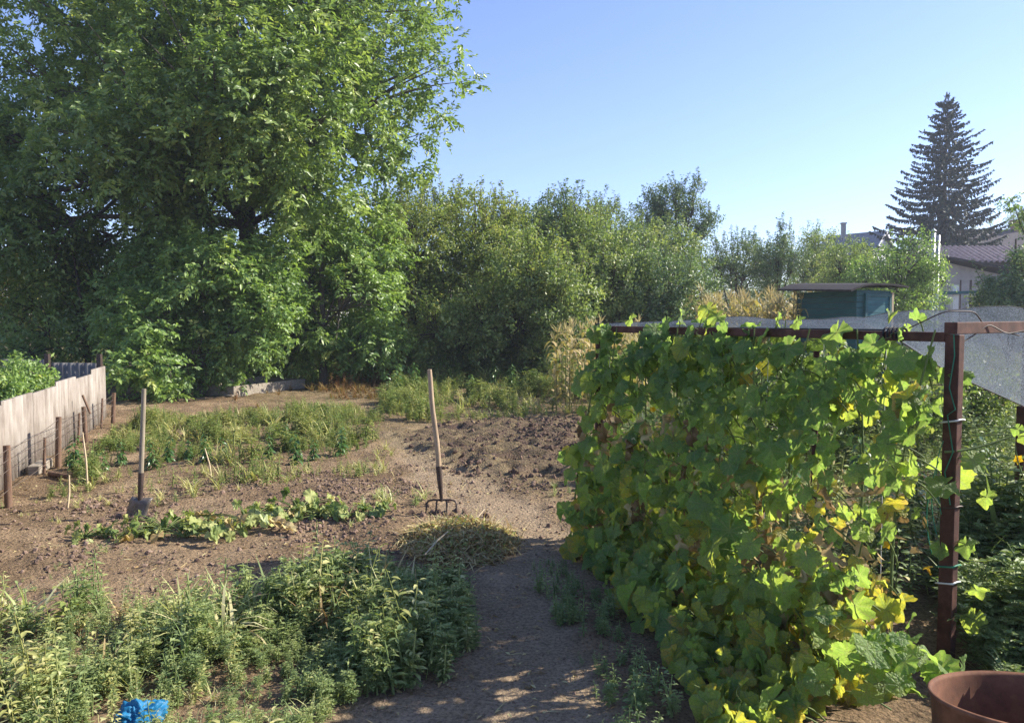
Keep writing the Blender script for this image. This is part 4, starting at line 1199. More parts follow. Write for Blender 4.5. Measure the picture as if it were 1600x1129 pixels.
def barrel():
    Y, R, H = 2.36, .31, .52
    rc = at(1628, 1095, Y); tl = math.radians(9)
    ax = np.array([0, math.sin(tl), math.cos(tl)]); e1 = np.array([1.0, 0, 0]); e2 = np.cross(ax, e1); Rm = np.column_stack([e1, e2, ax])
    c = rc - ax * H
    root = thing('rusty_barrel', 'open rusty brown steel barrel at the bottom right corner', 'barrel', c)
    m = MB()
    lathe(m, [(0, .012), (R - .006, .012), (R - .006, .16), (R - .012, .17), (R - .006, .18), (R - .006, H - .01), (R + .002, H + .006), (R + .010, H), (R + .006, H - .012), (R, H - .016), (R, .19), (R + .012, .175), (R, .16), (R, 0), (0, 0)], c, 72, rot=Rm)
    m.build('shell', M['rust_barrel'], root)
    m = MB(); lathe(m, [(0, .08), (R - .02, .08)], c, 40, rot=Rm); m.build('rain_water', M['glass_dark'], root)
barrel()

# ------------------------------------------------------------------ cucumber vine
def palm_leaf(seed, ragged=.06):
    rng = np.random.default_rng(seed)
    n = 42
    a = np.linspace(-math.pi * .965, math.pi * .965, n)
    r = .42 + .05 * np.exp(-(a / .8) ** 2) + .030 * (np.arange(n) % 2) + rng.normal(0, ragged * .3, n)
    for pk, hh in ((0, .20), (.98, .13), (-.98, .13), (2.0, .10), (-2.0, .10)):
        r = r + hh * np.exp(-np.abs(a - pk) / .26)
    fx = .55 + .0 * a
    rings = [(0, .0), (.45, .5), (1.0, 1.0)]
    V = [[.0, 0, 0]]
    w1, w2, ph = rng.uniform(.04, .12), rng.uniform(.03, .08), rng.random() * 6
    for k in (.5, 1.0):
        for ai, ri in zip(a, r):
            q = ri * k
            z = -.22 * q * q * rng.uniform(.9, 1.1) + w1 * math.sin(3 * ai + ph) * k * k + w2 * math.sin(7 * ai + ph) * k ** 3 + .10 * abs(math.sin(ai)) * q * (rng.random() * .2 + .6)
            V.append([q * math.cos(ai), q * math.sin(ai), z])
    V = np.array(V); F = []
    for i in range(n - 1):
        F.append([0, 1 + i, 2 + i, 2 + i]); F.append([1 + i, 1 + n + i, 2 + n + i, 2 + i])
    # luv angles: keep u, v as the flat leaf coordinates
    return V, np.array(F)
PALM = [palm_leaf(s) for s in range(6)]
def fold(tpl, f, c):
    V = tpl[0].copy(); y = V[:, 1].copy(); x = V[:, 0].copy()
    V[:, 1] = y * math.cos(f); V[:, 2] += np.abs(y) * math.sin(f) - c * np.clip(x, 0, 1) ** 2
    V[:, 0] = x * (1 - .25 * c)
    return V, tpl[1]
PALM += [fold(PALM[0], .5, .5), fold(PALM[3], .8, .25), fold(PALM[1], -.35, .7), fold(PALM[5], -.5, .3)]
def crumple(tpl, seed, k):
    rng = np.random.default_rng(seed); V = tpl[0].copy()
    V[:, 2] += (vnoise(V * 1.0, 4.0, seed) - .5) * k * 2
    V[:, 1] *= .62; V[:, 2] += np.abs(V[:, 1]) * .9 - .2 * V[:, 0] ** 2
    return V, tpl[1]
DRY = [crumple(PALM[i], 50 + i, .25) for i in range(3)]

def cucumber_vine():
    rng = np.random.default_rng(77)
    root = thing('cucumber_vine', 'dense cucumber vine with green and yellowing leaves climbing the rusty trellis', 'cucumber vine', (TB + TA) / 2)
    Lt = np.linalg.norm(TA - TB)
    leaves, stems = MB(), MB()
    def base_pt(s, o, z): return TB[None] + TD[None] * s[:, None] + TN[None] * o[:, None] + np.array([0, 0, 1.0])[None] * z[:, None]
    sets = []
    for n, zlo, zhi, pw, smu, ssd, smin in ((430, .03, 1.66, .90, .146, .036, .08), (1150, .03, 1.68, .90, .070, .022, .03), (150, .02, .80, 1.0, .140, .030, .08), (230, 1.2, 1.70, 1.0, .085, .025, .045)):
        s = rng.uniform(-.03, Lt + .02, n); z = zlo + (zhi - zlo) * rng.random(n) ** pw
        front = .10 + (.28 + .72 * np.clip(s / Lt, 0, 1) ** .8) * np.clip(1 - z / 1.7, 0, 1) ** .85 + .12 * (vnoise(np.column_stack([s, z]), 2.4, 41) - .5)
        o = np.maximum(front - np.abs(rng.normal(0, .26, n)), -.25)
        topl = 1.52 + .24 * vnoise(np.column_stack([s, s * 0]), 3.0, 42) + .10 * np.exp(-((s - .9) / .4) ** 2) - .20 * sstep(1.9, 2.6, s)
        keep = (z < topl) | (rng.random(n) < .03)
        hole = vnoise(np.column_stack([s * 1.15, z * 1.3]), 2.6, 43)
        keep &= (hole > .27) | (rng.random(n) < .35)
        keep &= ~((s > Lt - .12) & (o < .05) & (z > .95) & (rng.random(n) < .6))
        s, z, o, front = s[keep], z[keep], o[keep], front[keep]
        sets.append((s, z, o, front, np.clip(rng.normal(smu, ssd, len(s)), smin, .26)))
    n = 760; s = .25 + (Lt - .25) * rng.random(n) ** .75; o = .25 + (.22 + 1.0 * (s / Lt) ** 1.4) * rng.random(n); z = .03 + .42 * rng.random(n) * np.clip(1.35 - o, .12, 1)
    sets.append((s, z, o, o + .05, np.clip(rng.normal(.10, .036, n), .04, .19)))
    s, z, o, front, size = (np.concatenate(q) for q in zip(*sets)); n = len(s)
    P = base_pt(s, o, z)
    depth_in = front - o
    Nn = TN * .75 + np.array([0, 0, .70]) + rng.normal(0, .50, (n, 3))
    D = np.array([0, 0, -.9]) + TN * .35 + rng.normal(0, .50, (n, 3))
    tint = .28 + .24 * (1 - z / 1.7) ** 1.5 + .14 * np.clip(s / Lt, 0, 1) * (1 - z / 1.7) + rng.normal(0, .13, n) + .09 * (vnoise(P, 2.2, 44) - .5) * 2 + .12 * (depth_in > .2)
    tint = np.where(rng.random(n) < .04 + .14 * (1 - z / 1.7) ** 2, tint + .26, tint)
    tint = np.clip(tint, .05, .84)
    R = frames(D, Nn)
    for k, T in enumerate(PALM):
        q = np.arange(n) % len(PALM) == k
        put(leaves, T, P[q], R[q], size[q], size[q] * rng.uniform(.85, 1.1, q.sum()), tint[q])
    # runners reaching over the bar and past the near post
    ex = [(TB + TD * .35 + [0, 0, 1.68], .12), (TB + TD * .85 + [0, 0, 1.70], .13), (TB + TD * 1.08 + [0, 0, 1.74], .15), (TB + TD * 1.16 + [0, 0, 1.69], .14), (TB + TD * 1.62 + [0, 0, 1.68], .10), (TB + TD * 1.75 + [0, 0, 1.66], .11),
          (TB + TD * 2.05 + TN * .08 + [0, 0, 1.60], .19), (TB + TD * 2.25 + TN * .12 + [0, 0, 1.42], .20), (TB + TD * 2.35 + TN * .1 + [0, 0, 1.30], .17),
          (TA + TD * .10 + [0, 0, 1.02], .14), (TA + TD * .02 + TN * .1 + [0, 0, .90], .17), (TA + TD * .16 + [0, 0, .86], .10), (TA + TD * .08 + [0, 0, .62], .12), (TA + TD * .13 + [0, 0, .42], .12), (TA + TD * .12 + [0, 0, .28], .14),
          (np.array([2.35, 3.55, 1.16]), .07), (np.array([2.42, 3.60, 1.12]), .09)]
    EP = np.array([e[0] for e in ex]); EL = np.array([e[1] for e in ex]) * .85; q = len(ex)
    put(leaves, PALM[2], EP, frames(np.array([0, 0, -.8]) + TN * .3 + rng.normal(0, .4, (q, 3)), TN * .8 + np.array([0, 0, .8]) + rng.normal(0, .3, (q, 3))), EL, EL, rng.uniform(.40, .66, q))
    for e in EP:
        anchor = TB + TD * np.clip((e - TB) @ TD - .02, 0, Lt - .03) + [0, 0, min(e[2] - .03, TH + .01)]
        tube(stems, bez(anchor, (anchor + e) / 2 + [0, 0, .035], e, 7), [.0035, .0033, .003, .003, .0028, .0026, .0024], 5, cap=False)
    # young tuft spilling over the barrel rim
    c0 = at(1395, 1040, 2.85); q = 46
    EP = c0 + rng.normal(0, 1, (q, 3)) * [.12, .10, .05]; EL = rng.uniform(.06, .125, q)
    put(leaves, PALM[4], EP, frames(rdir(rng, q) + np.array([-.2, -.4, -.2]), np.array([-.1, -.5, .9]) + rng.normal(0, .4, (q, 3))), EL, EL, rng.uniform(.34, .52, q))
    lv = leaves.build('foliage', M['cucumber_leaf'], root)
    # main stems climb, side stems and leaf stalks
    for i in range(9):
        s0 = .05 + i * .31; ph = rng.random() * 6
        zz = np.linspace(0, 1.62, 22)
        P_ = np.array([TB + TD * (s0 + .09 * math.sin(2.2 * a + ph)) + TN * (.08 + .20 * (1 - a / 1.6) + .04 * math.sin(3 * a + ph)) + np.array([0, 0, a]) for a in zz])
        tube(stems, P_, np.linspace(.008, .004, 22), 6)
    for i in rng.permutation(n)[:900]:
        e = P[i]; st = TB + TD * (s[i] + rng.normal(0, .06)) + TN * max(o[i] - .12, .0) + np.array([0, 0, max(z[i] - rng.uniform(.02, .16), .02)])
        tube(stems, bez(st, (st + e) / 2 + [0, 0, .04], e, 6), [.0042, .004, .004, .0036, .0034, .003], 5, cap=False)
    for k in range(40):        # curling tendrils
        i = rng.integers(n); e = P[i] + TN * .04; t = np.linspace(0, 1, 14)[:, None]
        d = unit(TN * .6 + rng.normal(0, .6, 3) + [0, 0, .3])
        cu = e + d * t * .14 + np.column_stack([.016 * np.sin(t[:, 0] * 16) * t[:, 0], .016 * np.cos(t[:, 0] * 16) * t[:, 0], .03 * t[:, 0]])
        tube(stems, cu, .0015, 4, cap=False)
    r0 = TA + TN * .06 + np.array([0, 0, 1.05])
    tube(stems, bez(r0, r0 + [.15, 0, .0], np.array([2.46, 3.60, 1.16]), 10), np.linspace(.006, .004, 10), 6)
    p0 = np.array([2.36, 3.58, 1.08]); tube(stems, bez(p0, p0 + [.02, 0, -.12], p0 + [.06, -.02, -.20], 8), .003, 5)
    for k, s_ in enumerate((.3, .55, 1.0, 1.6, 1.66)):     # shoots standing above the bar
        p = TB + TD * s_ + [0, 0, 1.60]; tube(stems, bez(p, p + [.03, 0, .09], p + rng.normal(0, .05, 3) + [0, 0, .15], 7), np.linspace(.004, .0015, 7), 5)
    stems.build('stem', M['stem_green'], root)
    # withered leaves
    dry = MB(); m = 120
    s2 = rng.uniform(0, Lt - .1, m); z2 = 1.0 * rng.random(m) ** 1.5 + .05; o2 = .12 + (.22 + .5 * s2 / Lt) * (1 - z2 / 1.75) - np.abs(rng.normal(0, .09, m)) + .02
    P2 = base_pt(s2, o2, z2)
    R2 = frames(np.array([0, 0, -1.0]) + rng.normal(0, .35, (m, 3)), TN + rng.normal(0, .6, (m, 3)))
    for k in range(3):
        q = np.arange(m) % 3 == k; put(dry, DRY[k], P2[q], R2[q], rng.uniform(.09, .19, q.sum()), rng.uniform(.08, .16, q.sum()), rng.uniform(.15, .85, q.sum()))
    m = 1100
    s2 = rng.uniform(0, Lt - .05, m); z2 = .9 * rng.random(m) ** 1.6 + .03; o2 = (.26 + .3 * s2 / Lt) * rng.random(m) + .2 * (1 - z2) * s2 / Lt
    P2 = base_pt(s2, o2, z2); put(dry, LEAF_MID, P2, frames(rdir(rng, m) + np.array([0, 0, -.6]), rdir(rng, m)), rng.uniform(.03, .08, m), rng.uniform(.015, .04, m), rng.uniform(.3, 1, m))
    tag(dry.build('withered_foliage', M['dry_leaf'], root), 'brown withered leaves low in the vine', None)
    # yellow flowers, five petals each
    fl = [at(1205, 615, 4.55), at(1500, 722, 3.62), at(1592, 718, 3.60), at(1450, 888, 3.5), at(1240, 778, 4.2), at(1395, 690, 3.8), at(1020, 640, 5.2), at(1385, 850, 3.7), at(1130, 735, 4.7), at(960, 700, 5.3)]
    for p in fl:
        f = MB(); q = 5
        nn = unit(TN * .7 + rng.normal(0, .4, 3) + [0, -.2, .4]); e1 = unit(np.cross(nn, [0, 0, 1.0])); e2 = np.cross(nn, e1)
        an = np.arange(5) * 2 * math.pi / 5 + rng.random()
        D5 = np.cos(an)[:, None] * e1 + np.sin(an)[:, None] * e2 + nn * .35
        put(f, LEAF_MID, np.tile(p, (5, 1)), frames(D5, np.tile(nn, (5, 1))), .026, .022, .5)
        tube(f, [p - nn * .03, p - nn * .004], [.003, .006], 6)
        f.build('flower', M['petal'], root)
cucumber_vine()

# ------------------------------------------------------------------ garden plants
def pinnate_weed(seed, H=.34, n=12, leafl=.026):
    """bushy feathery weed: forked stalk with many divided leaves"""
    rng = np.random.default_rng(seed); mb = MB()
    for st in range(3):
        h = H * rng.uniform(.65, 1.05); ang = rng.random() * 6.28; sp = rng.uniform(.02, .30) * h * (st > 0)
        top = np.array([math.cos(ang) * sp, math.sin(ang) * sp, h]); q = bez(np.zeros(3), top * [.3, .3, .55], top, 6)
        tube(mb, q, np.linspace(.0042, .0015, 6), 4, .4, cap=False)
        for i in range(n):
            t = .15 + .85 * i / (n - 1); p = q[min(int(t * 5), 4)] + (q[min(int(t * 5) + 1, 5)] - q[min(int(t * 5), 4)]) * (t * 5 % 1)
            a = i * 2.4 + rng.random(); l = H * .30 * (1.1 - .55 * t) * rng.uniform(.8, 1.2)
            d = unit(np.array([math.cos(a), math.sin(a), .45 - .2 * rng.random()]))
            side = unit(np.cross(d, [0, 0, 1.0]))
            tt = np.array([.3, .3, .5, .5, .7, .7, .88, .88, 1.0]); sg = np.array([-1, 1, -1, 1, -1, 1, -1, 1, 0])
            P = p + d * (tt * l)[:, None] + np.array([0, 0, -1.0]) * (tt ** 2 * l * .3)[:, None]
            D = d * .7 + side * (sg * .8)[:, None] + rng.normal(0, .15, (9, 3))
            put(mb, LEAF_SMALL, P, frames(D, np.array([0, 0, 1.0]) + rng.normal(0, .35, (9, 3))), leafl * rng.uniform(.9, 1.5, 9), leafl * rng.uniform(.45, .65, 9), .40 + .12 * t + rng.normal(0, .06, 9))
    return mb

def leafy_weed(seed, H=.40, n=22, L=.06, droop=.3, wr=.42, tpl=LEAF_MID, base=.42):
    rng = np.random.default_rng(seed); mb = MB()
    for st in range(2):
        h = H * (1 if st == 0 else rng.uniform(.5, .8)); ang = rng.random() * 6.28; sp = h * rng.uniform(.02, .2)
        top = np.array([math.cos(ang) * sp, math.sin(ang) * sp, h]); q = bez(np.zeros(3), top * [.2, .2, .5], top, 6)
        tube(mb, q, np.linspace(.005, .002, 6), 4, .45, cap=False)
        i = np.arange(n); t = .18 + .82 * i / (n - 1)
        P = np.column_stack([np.interp(t * 5, np.arange(6), q[:, k]) for k in range(3)])
        a = i * 2.4 + rng.random(n) * .6
        D = np.column_stack([np.cos(a), np.sin(a), .35 - droop + rng.normal(0, .2, n)])
        l = L * (1.15 - .5 * t) * rng.uniform(.8, 1.2, n)
        put(mb, tpl, P + unit(D) * .01, frames(D, np.array([0, 0, 1.0]) + rng.normal(0, .3, (n, 3))), l, l * wr, base + .1 * t + rng.normal(0, .08, n))
    return mb

def grass_tuft(seed, H=.22, n=16, w=.006, base=.5):
    rng = np.random.default_rng(seed); mb = MB()
    for k in range(3):
        m = n // 3; a = rng.random(m) * 6.28; el = rng.uniform(.5, 1.4, m)
        D = np.column_stack([np.cos(a) * np.cos(el), np.sin(a) * np.cos(el), np.sin(el)])
        P = rng.normal(0, .02, (m, 3)) * [1, 1, 0]
        put(mb, BLADES[k], P, frames(D, np.array([0, 0, 1.0]) + rng.normal(0, .1, (m, 3))), H * rng.uniform(.6, 1.2, m), w * 2, base + rng.normal(0, .12, m), zs=H)
    return mb

PIN = [pinnate_weed(s) for s in range(4)]
LEAFY = [leafy_weed(10 + s) for s in range(4)]
SMALLW = [leafy_weed(20 + s, .16, 12, .034) for s in range(3)]
GRASS = [grass_tuft(30 + s) for s in range(3)]

def weeds(name, mat, rng, sets):
    mb = MB()
    for temps, P, smin, smax, shift, sd in sets:
        if not len(P): continue
        n = len(P); k = rng.integers(0, len(temps), n)
        for i, T in enumerate(temps):
            q = k == i
            if q.sum() == 0: continue
            m = q.sum()
            put_mesh(mb, T, P[q], rng.random(m) * 6.28, rng.uniform(smin, smax, m) * (.25 + 1.5 * vnoise(P[q][:, :2], 1.9, 58) ** 1.2), rng.normal(shift, sd, m), rng.normal(0, .12, (m, 2)))
    o = mb.build(name, M[mat])
    return tag(o, None, None, None, 'stuff')

rng = np.random.default_rng(5)
nz = lambda s, seed, a, b: (lambda P: sstep(a, b, vnoise(P[:, :2], s, seed)))
nopath = lambda P: 1 - path_share(P)
# foreground clump left of the path
F1 = pxpoly([(-250, 985), (0, 975), (150, 960), (300, 960), (430, 945), (500, 930), (560, 925), (640, 930), (712, 935), (735, 970), (735, 1010), (680, 1045), (590, 1060), (520, 1110), (470, 1180), (420, 1300), (-300, 1300)])
F1b = pxpoly([(440, 965), (520, 925), (620, 920), (720, 940), (745, 1000), (690, 1055), (560, 1090), (450, 1110), (380, 1010)])
P1 = scatter(rng, F1, 1350, lambda P: .30 + .70 * sstep(.30, .52, vnoise(P, 1.9, 51)))
P1b = scatter(rng, F1b, 400)
P1c = scatter(rng, F1, 260)
BAG = gr(214, 1140)
clear = lambda P: P[~((np.abs(P[:, 0] - BAG[0] + .04) < .13) & (P[:, 1] < BAG[1] + .06) & (P[:, 1] > BAG[1] - .22))]
P1, P1b, P1c = clear(P1), clear(P1b), clear(P1c)
w = weeds('weeds', 'weed_leaf', rng, [(PIN, P1[::2], .35, .70, .06, .11), (PIN, P1b, .38, .68, .03, .10), (LEAFY, P1[1::5], .3, .6, .10, .13), (SMALLW, P1, .5, 1.4, .10, .15), (SMALLW, P1b, .6, 1.4, .0, .12), (LEAFY, P1c, .35, .8, .14, .14), (GRASS, clear(scatter(rng, F1, 210)), .5, 1.2, .18, .15)])
tag(w, 'feathery green weeds in the foreground left of the trodden path', 'weeds')
BROAD = [leafy_weed(40 + s, .22, 12, .085, .15, .55, LEAF_MID, .5) for s in range(3)]
P1d = clear(scatter(rng, F1, 120, lambda P: sstep(.4, .7, vnoise(P, 1.3, 57))))
w = weeds('broad_weeds', 'weed_yellow', rng, [(BROAD, P1d, .6, 1.3, .1, .15), (LEAFY, scatter(rng, F1, 130), .5, .9, .2, .2)])
tag(w, 'yellowing broad leaved weeds mixed into the foreground clump', 'weeds')
P1e = clear(scatter(rng, F1, 70, lambda P: .3 + .7 * sstep(.4, .7, vnoise(P, 1.5, 59))))
w = weeds('dry_stalks', 'dry_leaf', rng, [(GRASS, P1e, .6, 1.5, .2, .15), (LEAFY, P1e[::6], .3, .7, .1, .2)])
tag(w, 'dry straw coloured stalks among the foreground weeds', 'dry stalks')
# weed strip across the middle left
F2 = pxpoly([(60, 790), (120, 735), (170, 685), (220, 655), (330, 650), (480, 640), (560, 642), (600, 665), (590, 690), (540, 715), (430, 728), (300, 735), (200, 745), (150, 770)])
P2 = scatter(rng, F2, 6400, lambda P: (.10 + .90 * sstep(.40, .62, vnoise(P, 1.5, 52))) * (.4 + .6 * sstep(.3, .6, vnoise(P, 4.5, 50))))
F2b = pxpoly([(20, 815), (60, 770), (200, 745), (420, 735), (560, 720), (620, 690), (600, 740), (400, 765), (200, 790), (100, 825)])
P2b = scatter(rng, F2b, 1500, lambda P: .5 * sstep(.45, .7, vnoise(P, 1.1, 53)))
w = weeds('weeds', 'weed_yellow', rng, [(LEAFY, P2[::3], .25, .62, .0, .16), (SMALLW, P2, .5, 1.4, -.02, .16), (PIN, P2[1::5], .35, .8, .0, .14), (GRASS, scatter(rng, F2, 500, lambda P: sstep(.3, .6, vnoise(P, .9, 52))), .6, 1.2, .25, .12), (SMALLW, P2b, .5, 1.2, .05, .15), (GRASS, scatter(rng, F2b, 200), .4, .8, .3, .15)])
tag(w, 'yellow green weeds across the middle of the garden between fence and pitchfork', 'weeds')
# weed strip at the right back
F3 = pxpoly([(585, 660), (600, 625), (640, 600), (720, 588), (850, 588), (930, 600), (960, 650), (900, 652), (780, 655), (690, 662)])
P3 = scatter(rng, F3, 3400, lambda P: (.08 + .92 * sstep(.36, .58, vnoise(P, 1.0, 54))) * (.35 + .65 * sstep(.3, .6, vnoise(P, 3.5, 49))))
w = weeds('weeds', 'weed_yellow', rng, [(LEAFY, P3, .35, 1.0, -.02, .17), (PIN, P3[::4], .6, 1.2, -.05, .12), (SMALLW, P3[::2], .8, 2.0, .1, .15), (GRASS, scatter(rng, F3, 350), .8, 1.4, .2, .12)])
tag(w, 'tall green weeds between the dug soil and the plum trees', 'weeds')
# far strip with dry reddish growth
F4 = pxpoly([(330, 628), (480, 606), (560, 592), (600, 600), (600, 625), (480, 628), (330, 642)])
P4 = scatter(rng, F4, 1400, lambda P: .7 * sstep(.35, .65, vnoise(P, .7, 55)) * (sstep(490, 520, 800 + FPX * P[:, 0] / P[:, 1]) + .12))
P4b = scatter(rng, pxpoly([(492, 606), (510, 592), (560, 582), (640, 590), (600, 606), (520, 612)]), 1300)
w = weeds('dry_weeds', 'red_weed', rng, [(LEAFY, P4b, .5, 1.1, .0, .15), (SMALLW, P4, .6, 1.4, .1, .15), (GRASS, P4, .5, 1.2, .2, .1)])
tag(w, 'dry reddish weeds in front of the walnut bushes', 'weeds')
# sparse seedlings over the bare beds, edges of the path and under the vine
F5 = pxpoly([(-100, 970), (-100, 800), (250, 760), (620, 720), (900, 760), (880, 880), (700, 880), (500, 880), (300, 950)])
P5 = scatter(rng, F5, 1700, lambda P: .30 * sstep(.45, .75, vnoise(P, 1.7, 56)) * (1 - .9 * path_share(P)))
F6 = pxpoly([(830, 880), (900, 870), (960, 960), (1010, 1040), (1080, 1129), (1120, 1300), (960, 1300), (930, 1080), (880, 980), (840, 920)])
P6 = scatter(rng, F6, 420, lambda P: .75 + 0 * P[:, 0])
w = weeds('seedlings', 'weed_leaf', rng, [(SMALLW, P5, .35, .9, .15, .15), (SMALLW, P6, .4, 1.0, -.05, .1), (PIN, P6[::3], .2, .38, -.05, .1), (GRASS, P5[::2], .3, .7, .3, .15)])
tag(w, 'small seedlings scattered over the bare soil and along the path', 'seedlings')
# growth right of the trellis
F7 = np.array([(2.15, 3.3), (2.0, 2.6), (4.2, 2.6), (6.5, 5.5), (4.2, 6.0), (2.6, 4.6)])
P7 = scatter(rng, F7, 2300)
F8 = np.array([(1.4, 6.2), (2.3, 5.0), (4.5, 5.2), (9, 9), (9, 15), (2.0, 15), (1.4, 9)])
P8 = scatter(rng, F8, 3200)
P8b = scatter(rng, np.array([(.95, 5.95), (1.6, 5.1), (2.2, 4.3), (2.6, 4.6), (2.2, 6.0), (1.3, 7.5)]), 260)
w = weeds('weeds', 'weed_leaf', rng, [(PIN, P7, .8, 1.5, -.08, .1), (GRASS, P7[::3], 1.2, 2.2, .0, .12), (LEAFY, P8, .5, 1.1, .0, .12), (LEAFY, P8b, .5, 1.0, .05, .12)])
tag(w, 'lush green weeds growing right of the trellis and under the shade net', 'weeds')
# ground cover far back under the trees
F9 = np.array([(-15, 19.5), (-5, 21), (0, 20.5), (6, 17), (22, 17), (22, 36), (-15, 36)])
P9 = scatter(rng, F9, 3200); P9[:, 2] = 0
w = weeds('undergrowth', 'weed_yellow', rng, [(LEAFY, P9, .9, 2.2, -.1, .12), (GRASS, P9[::2], 1.5, 2.6, .1, .12)])
tag(w, 'rough undergrowth below the fruit trees', 'undergrowth')

# clods and litter
def clods():
    rng = np.random.default_rng(61)
    ph = (1 + 5 ** .5) / 2
    V0 = unit(np.array([(-1, ph, 0), (1, ph, 0), (-1, -ph, 0), (1, -ph, 0), (0, -1, ph), (0, 1, ph), (0, -1, -ph), (0, 1, -ph), (ph, 0, -1), (ph, 0, 1), (-ph, 0, -1), (-ph, 0, 1)], float))
    F0 = np.array([(0, 11, 5), (0, 5, 1), (0, 1, 7), (0, 7, 10), (0, 10, 11), (1, 5, 9), (5, 11, 4), (11, 10, 2), (10, 7, 6), (7, 1, 8), (3, 9, 4), (3, 4, 2), (3, 2, 6), (3, 6, 8), (3, 8, 9), (4, 9, 5), (2, 4, 11), (6, 2, 10), (8, 6, 7), (9, 8, 1)])
    mb = MB()
    T1 = scatter(rng, TILL, 4200, lambda P: .25 + .75 * sstep(.4, .7, vnoise(P, 1.6, 62)))
    T2 = scatter(rng, F5, 20000, lambda P: (.25 + .75 * sstep(.4, .7, vnoise(P, 1.3, 63))) * (1 - .8 * path_share(P)))
    T3 = scatter(rng, pxpoly([(400, 1129), (600, 1040), (740, 960), (800, 860), (600, 720), (900, 740), (900, 870), (960, 1129)]), 900)
    T4 = np.concatenate([np.column_stack([rng.normal(gr(px, py)[0], .13, 70), rng.normal(gr(px, py)[1], .10, 70)]) for px, py in ((691, 803), (218, 808))]); T4 = np.column_stack([T4, height(T4)])
    for P, lo, hi, tn in ((T4, .010, .045, .35), (T1, .009, .044, .24), (T2, .005, .022, .55), (T3, .004, .012, .6)):
        for k in range(4):
            q = P[k::4]; n = len(q); V = V0 * (1 + rng.normal(0, .2, (12, 1)))
            r = lo + (hi - lo) * rng.random(n) ** 3
            put(mb, (V, F0), q + np.column_stack([np.zeros((n, 2)), r * .25]), frames(rdir(rng, n), rdir(rng, n)), r, r * rng.uniform(.7, 1.3, n), np.clip(rng.normal(tn, .14, n), 0, 1), zs=r * rng.uniform(.5, .9, n))
    tag(mb.build('soil_clods', M['clod'], smooth=False), 'crumbly clods of soil over the dug beds', 'soil clods', None, 'stuff')
    lb_ = MB()
    L1 = scatter(rng, pxpoly([(-100, 990), (-100, 780), (330, 630), (620, 600), (950, 650), (950, 860), (820, 900), (960, 1129), (500, 1129), (700, 900)]), 15000, lambda P: .2 + .8 * sstep(.4, .7, vnoise(P, 1.2, 64)))
    n = len(L1); L1[:, 2] += .006
    d = rdir(rng, n) * [1, 1, .25]
    put(lb_, LEAF_SMALL, L1, frames(d, np.array([0, 0, 1.0]) + rng.normal(0, .35, (n, 3))), rng.uniform(.012, .05, n), rng.uniform(.005, .02, n), rng.uniform(.2, 1, n))
    m = 1500; L2 = L1[rng.permutation(n)[:m]]; d = rdir(rng, m) * [1, 1, .15]
    put(lb_, BLADES[0], L2, frames(d, np.array([0, 0, 1.0]) + rng.normal(0, .2, (m, 3))), rng.uniform(.05, .16, m), .006, rng.uniform(.5, 1, m), zs=.05)
    tag(lb_.build('leaf_litter', M['dry_leaf']), 'dry straw and leaf scraps lying on the soil', 'litter', None, 'stuff')
clods()

# heap of pulled, drying weeds beside the fork
def weed_heap():
    rng = np.random.default_rng(66)
    c = (gr(720, 850)); c[2] = 0
    a, b = gr(628, 858), gr(815, 852)
    rx = (b[0] - a[0]) / 2; ry = .62
    root = thing('weed_heap', 'heap of pulled weeds drying to straw colour below the pitchfork', 'weed heap', c)
    def pts(n, k=1.0):
        r = rng.random(n) ** .5; t = rng.random(n) * 6.283
        x, y = r * np.cos(t), r * np.sin(t)
        P = np.column_stack([c[0] + x * rx * k, c[1] + y * ry * k]); r = r * (1 + .3 * (vnoise(P, 4, 67) - .5))
        return np.column_stack([P, height(P) + np.clip(.17 * (1 - r ** 1.6), 0, 1) * rng.random(n) ** .35 + .005])
    g, d = MB(), MB()
    n = 5200; P = pts(n)
    put(d, LEAF_SMALL, P, frames(rdir(rng, n) * [1, 1, .6], rdir(rng, n) * .6 + [0, 0, .7]), rng.uniform(.02, .055, n), rng.uniform(.008, .022, n), np.clip(rng.normal(.6, .22, n), .1, 1))
    m = 900; P = pts(m, 1.08)
    for k in range(3):
        q = P[k::3]; nq = len(q); put(d, BLADES[k], q, frames(rdir(rng, nq) * [1, 1, .4] + [0, 0, .15], rdir(rng, nq) * .4 + [0, 0, 1]), rng.uniform(.08, .22, nq), .007, rng.uniform(.5, 1, nq), zs=.1)
    m = 1900; P = pts(m, .97); P[:, 2] += .01
    put(g, LEAF_SMALL, P, frames(rdir(rng, m) * [1, 1, .6], rdir(rng, m) * .6 + [0, 0, .7]), rng.uniform(.02, .045, m), rng.uniform(.01, .02, m), np.clip(rng.normal(.6, .2, m), .1, 1))
    d.build('straw', M['dry_leaf'], root); g.build('wilted_leaves', M['weed_yellow'], root)
    p0, p1 = gr(664, 866, .14), gr(700, 830, .22); m = MB(); tube(m, [p0, (p0 + p1) / 2 + [.01, 0, .02], p1], [.006, .006, .004], 5)
    tag(m.build('straw_stalk', M['pale_wood'], origin=p0), 'long pale straw stalk lying across the drying weed heap', 'stalk')
    p0, p1 = gr(742, 813, .12), gr(757, 795, .18); m = MB(); tube(m, [p0, p1], [.006, .004], 5)
    tag(m.build('straw_stalk', M['pale_wood'], origin=p0), 'short pale straw stalk poking up at the back of the drying weed heap', 'stalk')
weed_heap()

